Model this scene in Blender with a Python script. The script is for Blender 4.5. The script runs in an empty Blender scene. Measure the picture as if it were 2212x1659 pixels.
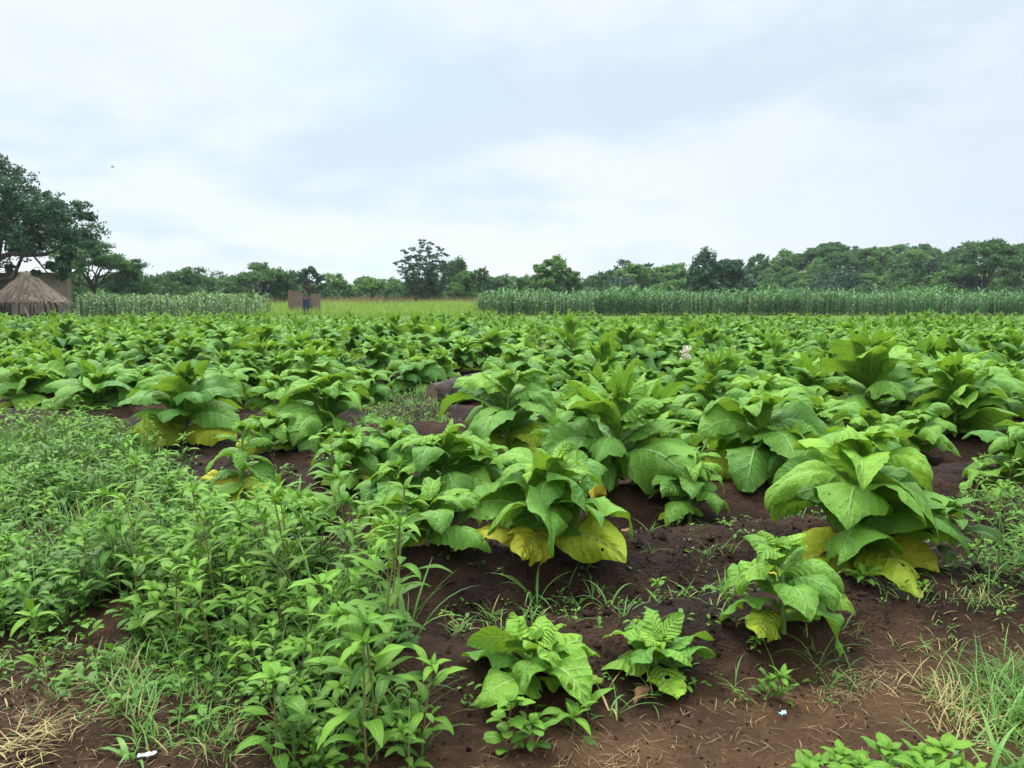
import bpy, math
import numpy as np

PI = math.pi
R = math.radians
scene = bpy.context.scene
COL = scene.collection

# ------------------------------------------------------------------ camera numbers
CAM_Z = 1.6
PITCH = R(6.5)
F = 773.0 / 1024.0            # focal length over image width
S = 1024.0 / 2212.0


def spot(px, py, z=0.0):
    """ground point seen at (px, py) of the 2212 px wide survey picture"""
    u = (px * S - 512) / 773.0
    v = (384 - py * S) / 773.0
    d = np.array([u, math.cos(PITCH) + v * math.sin(PITCH), -math.sin(PITCH) + v * math.cos(PITCH)])
    t = (z - CAM_Z) / d[2]
    return d[0] * t, d[1] * t


def col_x(px, dist):
    return (px * S - 512) / 773.0 * dist * 1.0


def height_at(py, dist):
    """height seen at row py at a distance"""
    v = (384 - py * S) / 773.0
    dz = -math.sin(PITCH) + v * math.cos(PITCH)
    dy = math.cos(PITCH) + v * math.sin(PITCH)
    return CAM_Z + dz / dy * dist


# ------------------------------------------------------------------ noise
def _hash(ix, iy, seed):
    h = (ix.astype(np.int64) * 374761393 + iy.astype(np.int64) * 668265263 + seed * 1274126177) & 0xFFFFFFFF
    h = ((h ^ (h >> 13)) * 1274126177) & 0xFFFFFFFF
    h = h ^ (h >> 16)
    return (h & 0xFFFF) / 65535.0


def vnoise(x, y, seed=0):
    x = np.asarray(x, float); y = np.asarray(y, float)
    ix = np.floor(x); iy = np.floor(y)
    fx = x - ix; fy = y - iy
    fx = fx * fx * (3 - 2 * fx); fy = fy * fy * (3 - 2 * fy)
    a = _hash(ix, iy, seed); b = _hash(ix + 1, iy, seed)
    c = _hash(ix, iy + 1, seed); d = _hash(ix + 1, iy + 1, seed)
    return (a * (1 - fx) + b * fx) * (1 - fy) + (c * (1 - fx) + d * fx) * fy - 0.5


def sstep(a, b, x):
    t = np.clip((np.asarray(x, float) - a) / (b - a), 0, 1)
    return t * t * (3 - 2 * t)


# ------------------------------------------------------------------ terrain
RD = np.array([0.970, 0.243])     # along the ridges
RN = np.array([-0.243, 0.970])    # across them
ROW0, ROWS = 3.12, 1.15


def ground_z(x, y, fine=True):
    x = np.asarray(x, float); y = np.asarray(y, float)
    c = x * RN[0] + y * RN[1]
    c = c + 0.10 * vnoise(x * 0.8, y * 0.8, 3)
    infield = sstep(2.55, 2.95, c) * (1 - sstep(34, 40, y))
    leftveg = sstep(-0.3, -1.2, x + (y - 3) * 0.35) * (1 - sstep(8.0, 10.0, y))
    ridge = (0.5 + 0.5 * np.cos(2 * PI * (c - ROW0) / ROWS)) ** 0.8
    z = infield * (1 - 0.75 * leftveg) * (0.20 * ridge - 0.05)
    z = z + 0.05 * vnoise(x * 0.9 + 5, y * 0.9, 11)
    if fine:
        near = 1 - sstep(9, 16, y)
        rough = 0.35 + 0.65 * sstep(2.5, 2.9, c)
        z = z + near * rough * (0.048 * vnoise(x * 6, y * 6, 21) + 0.034 * vnoise(x * 13, y * 13, 22) + 0.022 * np.abs(vnoise(x * 25, y * 25, 23)))
    u = x / np.maximum(y, 1.0)
    hill = (7.0 * sstep(0.22, 0.42, u) * sstep(118, 200, y) + 2.0 * sstep(0.02, 0.2, u) * sstep(130, 180, y)) * (1 - sstep(230, 300, y))
    return z + hill


def gz(x, y):
    return float(ground_z(np.array([x]), np.array([y]), True)[0])


# ------------------------------------------------------------------ mesh building
class MB:
    def __init__(self):
        self.V, self.Q, self.UV, self.A, self.T, self.M = [], [], [], [], [], []
        self.n = 0

    def add(self, V, Q, UV=None, age=0.0, tint=0.5, mat=0):
        V = np.asarray(V, float).reshape(-1, 3)
        Q = np.asarray(Q, np.int64).reshape(-1, 4)
        k = len(V)
        self.V.append(V); self.Q.append(Q + self.n); self.n += k
        self.UV.append(np.zeros((k, 2)) if UV is None else np.asarray(UV, float).reshape(-1, 2))
        self.A.append(np.broadcast_to(np.asarray(age, float), (k,)).copy())
        self.T.append(np.broadcast_to(np.asarray(tint, float), (k,)).copy())
        self.M.append(np.full(len(Q), mat, np.int32))

    def merge(self, other, M=None, off=(0, 0, 0)):
        for V, Q, UV, A, T, m in zip(other.V, other.Q, other.UV, other.A, other.T, other.M):
            pass
        V = np.concatenate(other.V)
        if M is not None:
            V = V @ np.asarray(M).T
        V = V + np.asarray(off)
        self.V.append(V)
        self.Q.append(np.concatenate(other.Q) + self.n)
        self.n += len(V)
        self.UV.append(np.concatenate(other.UV)); self.A.append(np.concatenate(other.A))
        self.T.append(np.concatenate(other.T)); self.M.append(np.concatenate(other.M))

    def mesh(self, name, mats, smooth=True):
        me = bpy.data.meshes.new(name)
        V = np.concatenate(self.V); Q = np.concatenate(self.Q)
        UV = np.concatenate(self.UV); A = np.concatenate(self.A); T = np.concatenate(self.T)
        MI = np.concatenate(self.M)
        me.vertices.add(len(V)); me.vertices.foreach_set('co', V.astype(np.float32).ravel())
        me.loops.add(Q.size); me.loops.foreach_set('vertex_index', Q.astype(np.int32).ravel())
        me.polygons.add(len(Q))
        me.polygons.foreach_set('loop_start', (np.arange(len(Q)) * 4).astype(np.int32))
        me.polygons.foreach_set('loop_total', np.full(len(Q), 4, np.int32))
        me.polygons.foreach_set('use_smooth', np.full(len(Q), smooth))
        if not isinstance(mats, (list, tuple)):
            mats = [mats]
        for m in mats:
            me.materials.append(m)
        me.polygons.foreach_set('material_index', MI)
        uvl = me.uv_layers.new(name='UVMap')
        uvl.data.foreach_set('uv', UV[Q.ravel()].astype(np.float32).ravel())
        a = me.attributes.new('age', 'FLOAT', 'POINT'); a.data.foreach_set('value', A.astype(np.float32))
        a = me.attributes.new('tint', 'FLOAT', 'POINT'); a.data.foreach_set('value', T.astype(np.float32))
        me.update(calc_edges=True)
        me.validate()
        return me


def grid_quads(nu, nv, closed=False):
    i = np.arange(nu)[:, None]; j = np.arange(nv)[None, :]
    w = nv if closed else nv + 1
    j2 = (j + 1) % w if closed else j + 1
    return np.stack([i * w + j, i * w + j2, (i + 1) * w + j2, (i + 1) * w + j], -1).reshape(-1, 4)


def tube(pts, rad, sides=6, cap=True):
    pts = np.asarray(pts, float); rad = np.broadcast_to(np.asarray(rad, float), (len(pts),))
    T = np.gradient(pts, axis=0)
    T /= np.linalg.norm(T, axis=1)[:, None] + 1e-9
    ref = np.array([0, 0, 1.0]) if abs(T[:, 2]).mean() < 0.8 else np.array([1.0, 0, 0])
    A = np.cross(T, ref); A /= np.linalg.norm(A, axis=1)[:, None] + 1e-9
    B = np.cross(T, A)
    ang = np.arange(sides) / sides * 2 * PI
    V = pts[:, None, :] + rad[:, None, None] * (np.cos(ang)[None, :, None] * A[:, None, :] + np.sin(ang)[None, :, None] * B[:, None, :])
    V = V.reshape(-1, 3)
    Q = grid_quads(len(pts) - 1, sides, True)
    UV = np.stack([np.repeat(np.linspace(0, 1, len(pts)), sides), np.tile(np.arange(sides) / sides, len(pts))], -1)
    if cap and sides % 2 == 0:
        n = len(pts)
        for b in (0, (n - 1) * sides):
            for k in range(1, sides // 2):
                q = [b + k - 1 + 0 if k > 1 else b, b + k, b + k + 1, b]
            ring = list(range(b, b + sides))
            qs = [[ring[0], ring[k], ring[k + 1], ring[k + 2]] for k in range(1, sides - 2, 2)]
            Q = np.vstack([Q, np.array(qs)])
    return V, Q, UV


def box(MBo, lo, hi, mat=0, **k):
    x0, y0, z0 = lo; x1, y1, z1 = hi
    V = [(x0, y0, z0), (x1, y0, z0), (x1, y1, z0), (x0, y1, z0), (x0, y0, z1), (x1, y0, z1), (x1, y1, z1), (x0, y1, z1)]
    Q = [(3, 2, 1, 0), (4, 5, 6, 7), (0, 1, 5, 4), (1, 2, 6, 5), (2, 3, 7, 6), (3, 0, 4, 7)]
    # separate faces so that shading stays flat
    VV = []; QQ = []
    for q in Q:
        b = len(VV); VV += [V[i] for i in q]; QQ.append([b, b + 1, b + 2, b + 3])
    MBo.add(VV, QQ, mat=mat, **k)


def blades(base, az, e0, droop, L, W, pw=1.2, fold=0.2, curl=0.0, wav=0.0, freq=2.0, pucker=0.0, nside=8, twist=0.0, bend=0.0,
           nu=8, nv=4, prof='ovate', rng=None, zmin=None, rag=0.0, quilt=0.0, roll=0.0):
    """many leaves at once: arrays of n; returns V (n,(nu+1)*(nv+1),3), Q, UV per leaf"""
    base = np.asarray(base, float).reshape(-1, 3); n = len(base)
    b = lambda a: np.broadcast_to(np.asarray(a, float), (n,))[:, None]
    az, e0, droop, L, W, pw, fold, curl, wav, twist, bend, freq, roll = map(b, (az, e0, droop, L, W, pw, fold, curl, wav, twist, bend, freq, roll))
    t = np.linspace(0, 1, nu + 1)[None, :]
    th = e0 - droop * t ** pw
    a = az + bend * t
    T = np.stack([np.cos(th) * np.cos(a), np.cos(th) * np.sin(a), np.sin(th)], -1)
    step = (T[:, 1:] + T[:, :-1]) * 0.5 * (L / nu)[..., None]
    mid = np.concatenate([np.zeros((n, 1, 3)), np.cumsum(step, 1)], 1) + base[:, None, :]
    Sd = np.stack([-np.sin(a), np.cos(a), np.zeros_like(a)], -1)
    N = np.cross(T, Sd)
    tw = roll + twist * t
    S2 = Sd * np.cos(tw)[..., None] + N * np.sin(tw)[..., None]
    N2 = np.cross(T, S2)
    if prof == 'ovate':        # broad leaf, narrow wing at its foot, pointed tip
        w = np.sin(PI * np.clip(t, 0, 1) ** 0.78) ** 0.86
        w = np.maximum(w, 0.10 * (1 - t) ** 2)
    elif prof == 'lance':
        w = np.sin(PI * t ** 0.75) ** 0.9
        w = np.maximum(w, 0.12 * (1 - t))
    elif prof == 'round':
        w = np.sqrt(np.clip(1 - (2 * t ** 0.9 - 1) ** 2, 0, 1))
        w = np.maximum(w, 0.05 * (1 - t))
    else:                      # strap of grass
        w = np.minimum(1, 0.35 + 3 * t) * (1 - t ** 2.2)
    w = np.maximum(w, 0.004)
    w = np.broadcast_to(w, (n, nu + 1)).copy()
    v = np.linspace(-1, 1, nv + 1)[None, None, :]
    rng = rng or np.random.default_rng(1)
    hw = (W * 0.5 * w)[..., None]
    if rag > 0:
        k = rng.uniform(-1, 1, (n, nu + 1, 2)) * rag * rng.uniform(.2, 2.2, (n, 1, 1))
        k[:, 0] = 0; k[:, -1] = 0
        hw = hw * np.where(v < 0, 1 + k[..., :1], 1 + k[..., 1:])
    ph = rng.uniform(0, 2 * PI, (n, 2))
    phv = np.where(v < 0, ph[:, 0][:, None, None], ph[:, 1][:, None, None])
    f = fold[..., None]
    across = hw * v * np.cos(f)
    up = hw * np.abs(v) * np.sin(f) - curl[..., None] * hw * v * v
    up = up + (wav * W)[..., None] * np.sin(2 * PI * freq[..., None] * t[..., None] + phv) * np.abs(v) ** 1.6 * np.minimum(1, 4 * t[..., None] * 1.0) * w[..., None] ** 0.5
    if quilt > 0:
        up = up + .022 * W[..., None] * np.sin(2 * PI * (3.1 * freq[..., None]) * t[..., None] + 2.3 * phv) * np.abs(v) ** 3 * w[..., None]
    if pucker > 0:
        q = t[..., None] * nside - np.abs(v) * 1.6 + .5
        up = up + pucker * rng.uniform(.25, 1.1, (n, 1, 1)) * W[..., None] * np.abs(np.sin(PI * q)) ** 0.7 * np.minimum(1, np.abs(v) * 3) * (1 - 0.6 * v * v) * w[..., None]
    if quilt > 0:
        up = up + quilt * W[..., None] * rng.uniform(-1, 1, (n, nu + 1, nv + 1)) * w[..., None]
    P = mid[:, :, None, :] + S2[:, :, None, :] * across[..., None] + N2[:, :, None, :] * up[..., None]
    if zmin is not None:
        zz = P[..., 2]
        zz = np.where(zz < zmin, zmin + 0.15 * (zz - zmin) * 0.0 + 0.012 * rng.uniform(0, 1, zz.shape), zz)
        P[..., 2] = zz
    UV = np.stack(np.broadcast_arrays(t[0][:, None], (v[0] + 1) / 2), -1).reshape(-1, 2)
    return P.reshape(n, -1, 3), grid_quads(nu, nv), UV


def add_blades(mb, age, tint, mat=0, **k):
    V, Q, UV = blades(**k)
    n, m, _ = V.shape
    QQ = (Q[None] + (np.arange(n) * m)[:, None, None]).reshape(-1, 4)
    age = np.repeat(np.broadcast_to(np.asarray(age, float), (n,)), m)
    tint = np.repeat(np.broadcast_to(np.asarray(tint, float), (n,)), m)
    mb.add(V.reshape(-1, 3), QQ, np.tile(UV, (n, 1)), age, tint, mat)


# ------------------------------------------------------------------ materials
def new_mat(name):
    m = bpy.data.materials.new(name); m.use_nodes = True
    nt = m.node_tree; nt.nodes.clear()
    return m, nt


class NT:
    """short-hand for node trees"""
    def __init__(self, nt):
        self.nt = nt

    def n(self, t, **k):
        nd = self.nt.nodes.new(t)
        for a, v in k.items():
            setattr(nd, a, v)
        return nd

    def link(self, a, b):
        self.nt.links.new(a, b)

    def val(self, sock, x):
        if hasattr(x, 'is_output') or hasattr(x, 'links'):
            self.link(x, sock)
        else:
            sock.default_value = x

    def math(self, op, a, b=0.0, c=None, clamp=False):
        nd = self.n('ShaderNodeMath', operation=op, use_clamp=clamp)
        self.val(nd.inputs[0], a); self.val(nd.inputs[1], b)
        if c is not None:
            self.val(nd.inputs[2], c)
        return nd.outputs[0]

    def mix(self, f, a, b, mode='MIX'):
        nd = self.n('ShaderNodeMix', data_type='RGBA', blend_type=mode)
        self.val(nd.inputs[0], f)
        for s, x in ((nd.inputs[6], a), (nd.inputs[7], b)):
            if isinstance(x, (tuple, list)):
                s.default_value = (*x[:3], 1)
            else:
                self.link(x, s)
        return nd.outputs[2]

    def noise(self, scale, detail=3.0, vec=None, rough=0.55, out=0, dim='3D'):
        nd = self.n('ShaderNodeTexNoise', noise_dimensions=dim)
        nd.inputs['Scale'].default_value = scale; nd.inputs['Detail'].default_value = detail
        nd.inputs['Roughness'].default_value = rough
        if vec is not None:
            self.link(vec, nd.inputs['Vector'])
        return nd.outputs[out]

    def ramp(self, x, *stops):
        nd = self.n('ShaderNodeValToRGB')
        e = nd.color_ramp.elements
        while len(e) < len(stops):
            e.new(0.5)
        for el, (p, c) in zip(e, stops):
            el.position = p
            el.color = (c, c, c, 1) if not isinstance(c, (tuple, list)) else (*c[:3], 1)
        self.link(x, nd.inputs[0])
        return nd.outputs[0]

    def map(self, x, a, b, c=0.0, d=1.0):
        nd = self.n('ShaderNodeMapRange', clamp=True, interpolation_type='SMOOTHSTEP')
        self.val(nd.inputs[0], x)
        for i, v in enumerate((a, b, c, d)):
            nd.inputs[i + 1].default_value = v
        return nd.outputs[0]

    def attr(self, name):
        return self.n('ShaderNodeAttribute', attribute_name=name).outputs['Fac']

    def bump(self, h, strength=0.5, dist=0.01):
        nd = self.n('ShaderNodeBump'); nd.inputs['Strength'].default_value = strength
        nd.inputs['Distance'].default_value = dist
        self.link(h, nd.inputs['Height'])
        return nd.outputs[0]

    def out(self, sh):
        o = self.n('ShaderNodeOutputMaterial'); self.link(sh, o.inputs['Surface'])

    def principled(self, col, rough=0.6, spec=0.3, normal=None):
        p = self.n('ShaderNodeBsdfPrincipled')
        if isinstance(col, (tuple, list)):
            p.inputs['Base Color'].default_value = (*col[:3], 1)
        else:
            self.link(col, p.inputs['Base Color'])
        self.val(p.inputs['Roughness'], rough)
        p.inputs['Specular IOR Level'].default_value = spec
        if normal is not None:
            self.link(normal, p.inputs['Normal'])
        return p.outputs[0]

    def leafy(self, col, transl, rough=0.5, spec=0.35, normal=None, amount=0.3):
        """leaf: gloss and diffuse on top, light passing through"""
        p = self.principled(col, rough, spec, normal)
        t = self.n('ShaderNodeBsdfTranslucent')
        self.link(transl, t.inputs['Color'])
        if normal is not None:
            self.link(normal, t.inputs['Normal'])
        m = self.n('ShaderNodeMixShader'); m.inputs[0].default_value = amount
        self.link(p, m.inputs[1]); self.link(t.outputs[0], m.inputs[2])
        return m.outputs[0]


def mat_tobacco(name='tobacco_leaf', far=False):
    m, nt = new_mat(name); N = NT(nt)
    uv = N.n('ShaderNodeUVMap', uv_map='UVMap').outputs[0]
    sp = N.n('ShaderNodeSeparateXYZ'); N.link(uv, sp.inputs[0])
    u, v = sp.outputs[0], sp.outputs[1]
    av = N.math('ABSOLUTE', N.math('MULTIPLY_ADD', v, 2.0, -1.0))
    age, tint = N.attr('age'), N.attr('tint')
    co = N.n('ShaderNodeTexCoord').outputs['Object']
    rnd = N.n('ShaderNodeObjectInfo').outputs['Random']
    n1 = N.noise(9, 4, co)
    # green of the blade: young tops are yellower, old blades bluer
    g = N.mix(tint, (0.042, 0.145, 0.022), (0.215, 0.395, 0.028))
    g = N.mix(N.map(n1, 0.35, 0.7, 0.0, 0.5), g, (0.130, 0.275, 0.028))
    g = N.mix(N.math('MULTIPLY', rnd, 0.22), g, (0.040, 0.140, 0.045))
    # ageing: lime, yellow, then brown dead patches starting at the edge
    lime = N.mix(N.map(age, 0.05, 0.45), g, (0.33, 0.42, 0.028))
    yel = N.mix(N.map(age, 0.40, 0.85), lime, (0.56, 0.44, 0.030))
    blot = N.noise(24, 5, co, 0.7)
    edge = N.math('ADD', N.math('MULTIPLY', av, 0.34), N.math('MULTIPLY', blot, 0.9))
    edge = N.math('ADD', edge, N.math('MULTIPLY', age, 0.34))
    br = N.math('MULTIPLY', N.map(edge, 0.92, 1.10), N.map(age, 0.5, 0.9))
    body = N.mix(br, yel, (0.15, 0.058, 0.016))
    vs_ = N.n('ShaderNodeTexVoronoi'); vs_.inputs['Scale'].default_value = 34; N.link(co, vs_.inputs['Vector'])
    fleck = N.math('MULTIPLY', N.math('LESS_THAN', vs_.outputs[0], N.math('MULTIPLY_ADD', N.noise(5, 2, co), .55, -.20)), .65)
    body = N.mix(fleck, body, (0.17, 0.10, 0.03))
    # veins
    mid = N.math('LESS_THAN', av, N.math('MULTIPLY_ADD', u, -0.045, 0.055))
    wob = N.math('MULTIPLY_ADD', N.noise(7, 2, co), 1.5, -.75)
    q = N.math('FRACT', N.math('ADD', wob, N.math('SUBTRACT', N.math('MULTIPLY', u, 9.0), N.math('MULTIPLY', av, 1.6))))
    qd = N.math('ABSOLUTE', N.math('SUBTRACT', q, 0.5))
    side = N.math('SUBTRACT', 1.0, N.map(qd, 0.02, 0.12))
    side = N.math('MULTIPLY', side, N.math('SUBTRACT', 0.45, N.math('MULTIPLY', av, 0.42)))
    vein = N.math('MAXIMUM', N.math('MULTIPLY', mid, 1.0), side, clamp=True)
    veinc = N.mix(N.map(age, 0.1, 0.5), (0.34, 0.50, 0.19), (0.52, 0.50, 0.14))
    col = N.mix(N.math('MULTIPLY', vein, 0.72), body, veinc)
    # soft bulging between the side veins, plus fine quilting
    quilt = N.math('POWER', N.math('MULTIPLY', qd, -1.0), 1.0)
    hgt = N.math('ADD', N.math('MULTIPLY', N.math('SUBTRACT', 0.5, N.math('POWER', N.math('SUBTRACT', 0.5, qd), 2.0)), 2.4), N.math('MULTIPLY', N.noise(55, 3, co, 0.6), 1.1))
    hgt = N.math('ADD', hgt, N.math('MULTIPLY', N.map(av, 0.0, 0.10), 0.5))
    nor = N.bump(hgt, 0.85, 0.011)
    tr = N.mix(0.55, col, (0.36, 0.58, 0.03))
    tr = N.mix(N.map(age, 0.3, 0.7), tr, col)
    sh = N.leafy(col, tr, N.math('MULTIPLY_ADD', n1, 0.2, 0.44), 0.24, nor, 0.26)
    # a few holes eaten by insects
    vh = N.n('ShaderNodeTexVoronoi'); vh.inputs['Scale'].default_value = 13; N.link(co, vh.inputs['Vector'])
    hole = N.math('LESS_THAN', vh.outputs[0], N.math('MULTIPLY_ADD', N.noise(3.1, 1, co), .75, -.36))
    tp = N.n('ShaderNodeBsdfTransparent'); hm = N.n('ShaderNodeMixShader')
    N.link(hole, hm.inputs[0]); N.link(sh, hm.inputs[1]); N.link(tp.outputs[0], hm.inputs[2])
    N.out(hm.outputs[0])
    return m


def mat_leaf(name, dark, light, rough=0.5, spec=0.3, amount=0.3, veins=0.0, brown=None, vary=0.3):
    m, nt = new_mat(name); N = NT(nt)
    tint, age = N.attr('tint'), N.attr('age')
    co = N.n('ShaderNodeTexCoord').outputs['Object']
    rnd = N.n('ShaderNodeObjectInfo').outputs['Random']
    t = N.math('ADD', tint, N.math('MULTIPLY_ADD', rnd, vary, -vary * .5), clamp=True)
    col = N.mix(t, dark, light)
    if vary > .35:
        col = N.mix(N.math('MULTIPLY', N.math('FRACT', N.math('MULTIPLY', rnd, 7.31)), .5), col, (light[0] * 1.05, light[1] * .85, dark[2]))
    col = N.mix(age, col, brown or (0.30, 0.22, 0.08))
    nor = None
    if veins:
        uv = N.n('ShaderNodeUVMap', uv_map='UVMap').outputs[0]
        sp = N.n('ShaderNodeSeparateXYZ'); N.link(uv, sp.inputs[0])
        u, v = sp.outputs[0], sp.outputs[1]
        av = N.math('ABSOLUTE', N.math('MULTIPLY_ADD', v, 2.0, -1.0))
        q = N.math('FRACT', N.math('SUBTRACT', N.math('MULTIPLY', u, 11.0), N.math('MULTIPLY', av, 2.0)))
        qd = N.math('ABSOLUTE', N.math('SUBTRACT', q, 0.5))
        line = N.math('SUBTRACT', 1.0, N.map(qd, 0.0, 0.16))
        mid = N.math('LESS_THAN', av, 0.07)
        col = N.mix(N.math('MULTIPLY', N.math('MAXIMUM', mid, N.math('MULTIPLY', line, 0.45)), 0.4 * veins), col, (0.28, 0.42, 0.15))
        nor = N.bump(N.math('MULTIPLY_ADD', qd, -1.0, N.math('MULTIPLY', N.map(av, 0, .12), 0.3)), 0.5, 0.004)
    tr = N.mix(0.4, col, tuple(min(1, c * 1.9) for c in light))
    N.out(N.leafy(col, tr, rough, spec, nor, amount))
    return m


def mat_noise(name, a, b, scale=8, rough=0.8, bump=0.5, dist=0.02, stretch=(1, 1, 1), spec=0.2, detail=5):
    m, nt = new_mat(name); N = NT(nt)
    co = N.n('ShaderNodeTexCoord').outputs['Object']
    mp = N.n('ShaderNodeMapping'); mp.inputs['Scale'].default_value = stretch
    N.link(co, mp.inputs[0])
    f = N.noise(scale, detail, mp.outputs[0], 0.65)
    col = N.mix(N.map(f, 0.32, 0.68), a, b)
    N.out(N.principled(col, rough, spec, N.bump(f, bump, dist)))
    return m


def mat_brick(name, a, b, mortar, scale=4.0):
    m, nt = new_mat(name); N = NT(nt)
    co = N.n('ShaderNodeTexCoord').outputs['Object']
    sp = N.n('ShaderNodeSeparateXYZ'); N.link(co, sp.inputs[0])
    cb = N.n('ShaderNodeCombineXYZ')
    N.link(N.math('ADD', sp.outputs[0], sp.outputs[1]), cb.inputs[0]); N.link(sp.outputs[2], cb.inputs[1])
    br = N.n('ShaderNodeTexBrick')
    br.inputs['Scale'].default_value = scale; br.inputs['Mortar Size'].default_value = 0.018
    br.inputs['Color1'].default_value = (*a, 1); br.inputs['Color2'].default_value = (*b, 1); br.inputs['Mortar'].default_value = (*mortar, 1)
    N.link(cb.outputs[0], br.inputs['Vector'])
    n = N.noise(1.3, 5, co, 0.7)
    col = N.mix(N.map(n, 0.35, 0.7, 0, 0.6), br.outputs[0], tuple(x * 0.7 for x in a))
    N.out(N.principled(col, 0.9, 0.15, N.bump(br.outputs[1], -0.4, 0.02)))
    return m


def mat_soil():
    m, nt = new_mat('soil'); N = NT(nt)
    co = N.n('ShaderNodeTexCoord').outputs['Object']
    path, green = N.attr('age'), N.attr('tint')
    n1 = N.noise(2.2, 6, co, 0.65); n2 = N.noise(26, 6, co, 0.7); n3 = N.noise(120, 3, co, 0.6)
    wet = N.mix(N.map(n1, 0.35, 0.65), (0.0150, 0.0070, 0.0034), (0.042, 0.0200, 0.0092))
    wet = N.mix(N.map(n2, 0.5, 0.72, 0, 0.5), wet, (0.044, 0.023, 0.0125))
    dry = N.mix(N.map(n1, 0.35, 0.7), (0.050, 0.0245, 0.0110), (0.100, 0.053, 0.0245))
    dry = N.mix(N.map(n2, 0.45, 0.75, 0, 0.6), dry, (0.130, 0.074, 0.036))
    vor = N.n('ShaderNodeTexVoronoi'); vor.inputs['Scale'].default_value = 75; N.link(co, vor.inputs['Vector'])
    speck = N.math('LESS_THAN', vor.outputs[0], 0.16)
    pm = N.math('ADD', path, N.math('MULTIPLY_ADD', n1, 0.7, -0.35), clamp=True)
    col = N.mix(pm, wet, dry)
    col = N.mix(N.math('MULTIPLY', speck, 0.22), col, (0.16, 0.11, 0.08))
    gr = N.mix(N.noise(0.6, 5, co), (0.06, 0.13, 0.022), (0.13, 0.21, 0.032))
    col = N.mix(green, col, gr)
    v2 = N.n('ShaderNodeTexVoronoi', feature='SMOOTH_F1'); v2.inputs['Scale'].default_value = 24; N.link(co, v2.inputs['Vector'])
    v3 = N.n('ShaderNodeTexVoronoi'); v3.inputs['Scale'].default_value = 62; N.link(co, v3.inputs['Vector'])
    clod = N.math('ADD', N.math('MULTIPLY', v2.outputs[0], -.9), N.math('MULTIPLY', v3.outputs[0], -.35))
    h = N.math('ADD', N.math('ADD', N.math('MULTIPLY', n2, 1.0), N.math('MULTIPLY', n3, 0.45)), N.math('MULTIPLY', clod, N.math('SUBTRACT', 1.15, pm)))
    rough = N.math('MULTIPLY_ADD', pm, 0.2, 0.70)
    N.out(N.principled(col, rough, 0.14, N.bump(h, 1.0, 0.035)))
    return m


M = {}
M['tobacco'] = mat_tobacco()
M['stalk'] = mat_noise('tobacco_stalk', (0.12, 0.22, 0.05), (0.20, 0.30, 0.08), 20, 0.55, 0.3, 0.004)
M['petal'] = mat_leaf('petal', (0.72, 0.55, 0.50), (0.85, 0.78, 0.68), 0.6, 0.2, 0.3)
M['weed'] = mat_leaf('weed_leaf', (0.026, 0.082, 0.010), (0.118, 0.265, 0.017), 0.5, 0.20, 0.22, veins=1.0, vary=.6)
M['herb'] = mat_leaf('herb_leaf', (0.024, 0.074, 0.010), (0.105, 0.225, 0.018), 0.55, 0.3, 0.28)
M['stem'] = mat_noise('weed_stem', (0.16, 0.10, 0.04), (0.14, 0.22, 0.05), 9, 0.6, 0.2, 0.003)
M['grass'] = mat_leaf('grass_blade', (0.050, 0.135, 0.024), (0.150, 0.30, 0.050), 0.5, 0.3, 0.3, brown=(0.42, 0.31, 0.13))
M['yellowgrass'] = mat_leaf('tall_grass_blade', (0.095, 0.195, 0.022), (0.205, 0.315, 0.038), 0.6, 0.2, 0.3, brown=(0.40, 0.27, 0.12))
M['drygrass'] = mat_leaf('dry_grass_blade', (0.15, 0.105, 0.055), (0.29, 0.20, 0.105), 0.7, 0.15, 0.2)
M['maize'] = mat_leaf('maize_leaf', (0.014, 0.055, 0.020), (0.090, 0.20, 0.045), 0.45, 0.35, 0.25, brown=(0.40, 0.40, 0.10))
M['straw'] = mat_leaf('straw', (0.12, 0.075, 0.038), (0.32, 0.21, 0.10), 0.75, 0.2, 0.1)
M['crown'] = mat_leaf('tree_leaf', (0.030, 0.076, 0.024), (0.090, 0.185, 0.042), 0.5, 0.3, 0.25)
M['crown_bright'] = mat_leaf('tree_leaf_bright', (0.045, 0.115, 0.026), (0.145, 0.275, 0.050), 0.5, 0.3, 0.25)
M['crown_dark'] = mat_leaf('tree_leaf_dark', (0.022, 0.056, 0.028), (0.060, 0.120, 0.046), 0.45, 0.35, 0.2)
M['crown_dry'] = mat_leaf('tree_leaf_dry', (0.16, 0.13, 0.09), (0.26, 0.21, 0.15), 0.7, 0.1, 0.2)
M['bark'] = mat_noise('bark', (0.030, 0.024, 0.022), (0.085, 0.065, 0.055), 7, 0.9, 0.8, 0.04, (1, 1, 0.3))
M['logbark'] = mat_noise('log_bark', (0.018, 0.013, 0.012), (0.085, 0.062, 0.052), 26, 0.85, 1.0, 0.03, (0.35, 1, 1))
M['redbark'] = mat_noise('red_log_bark', (0.07, 0.035, 0.025), (0.20, 0.12, 0.09), 24, 0.85, 1.0, 0.03, (0.3, 1, 1))
M['cutwood'] = mat_noise('cut_wood', (0.11, 0.075, 0.05), (0.24, 0.165, 0.11), 14, 0.8, 0.3, 0.01)
M['thatch'] = mat_noise('thatch', (0.16, 0.125, 0.095), (0.36, 0.285, 0.21), 14, 0.9, 0.8, 0.05, (1, 1, 0.25))
M['thatchstraw'] = mat_leaf('thatch_straw', (0.13, 0.10, 0.075), (0.48, 0.395, 0.30), 0.85, 0.1, 0.1)
M['pole'] = mat_noise('pole_wood', (0.05, 0.04, 0.034), (0.13, 0.10, 0.085), 9, 0.9, 0.5, 0.01, (1, 1, 0.3))
M['plank'] = mat_noise('plank_wood', (0.30, 0.21, 0.14), (0.42, 0.31, 0.22), 6, 0.85, 0.3, 0.01, (1, 1, 0.2))
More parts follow.
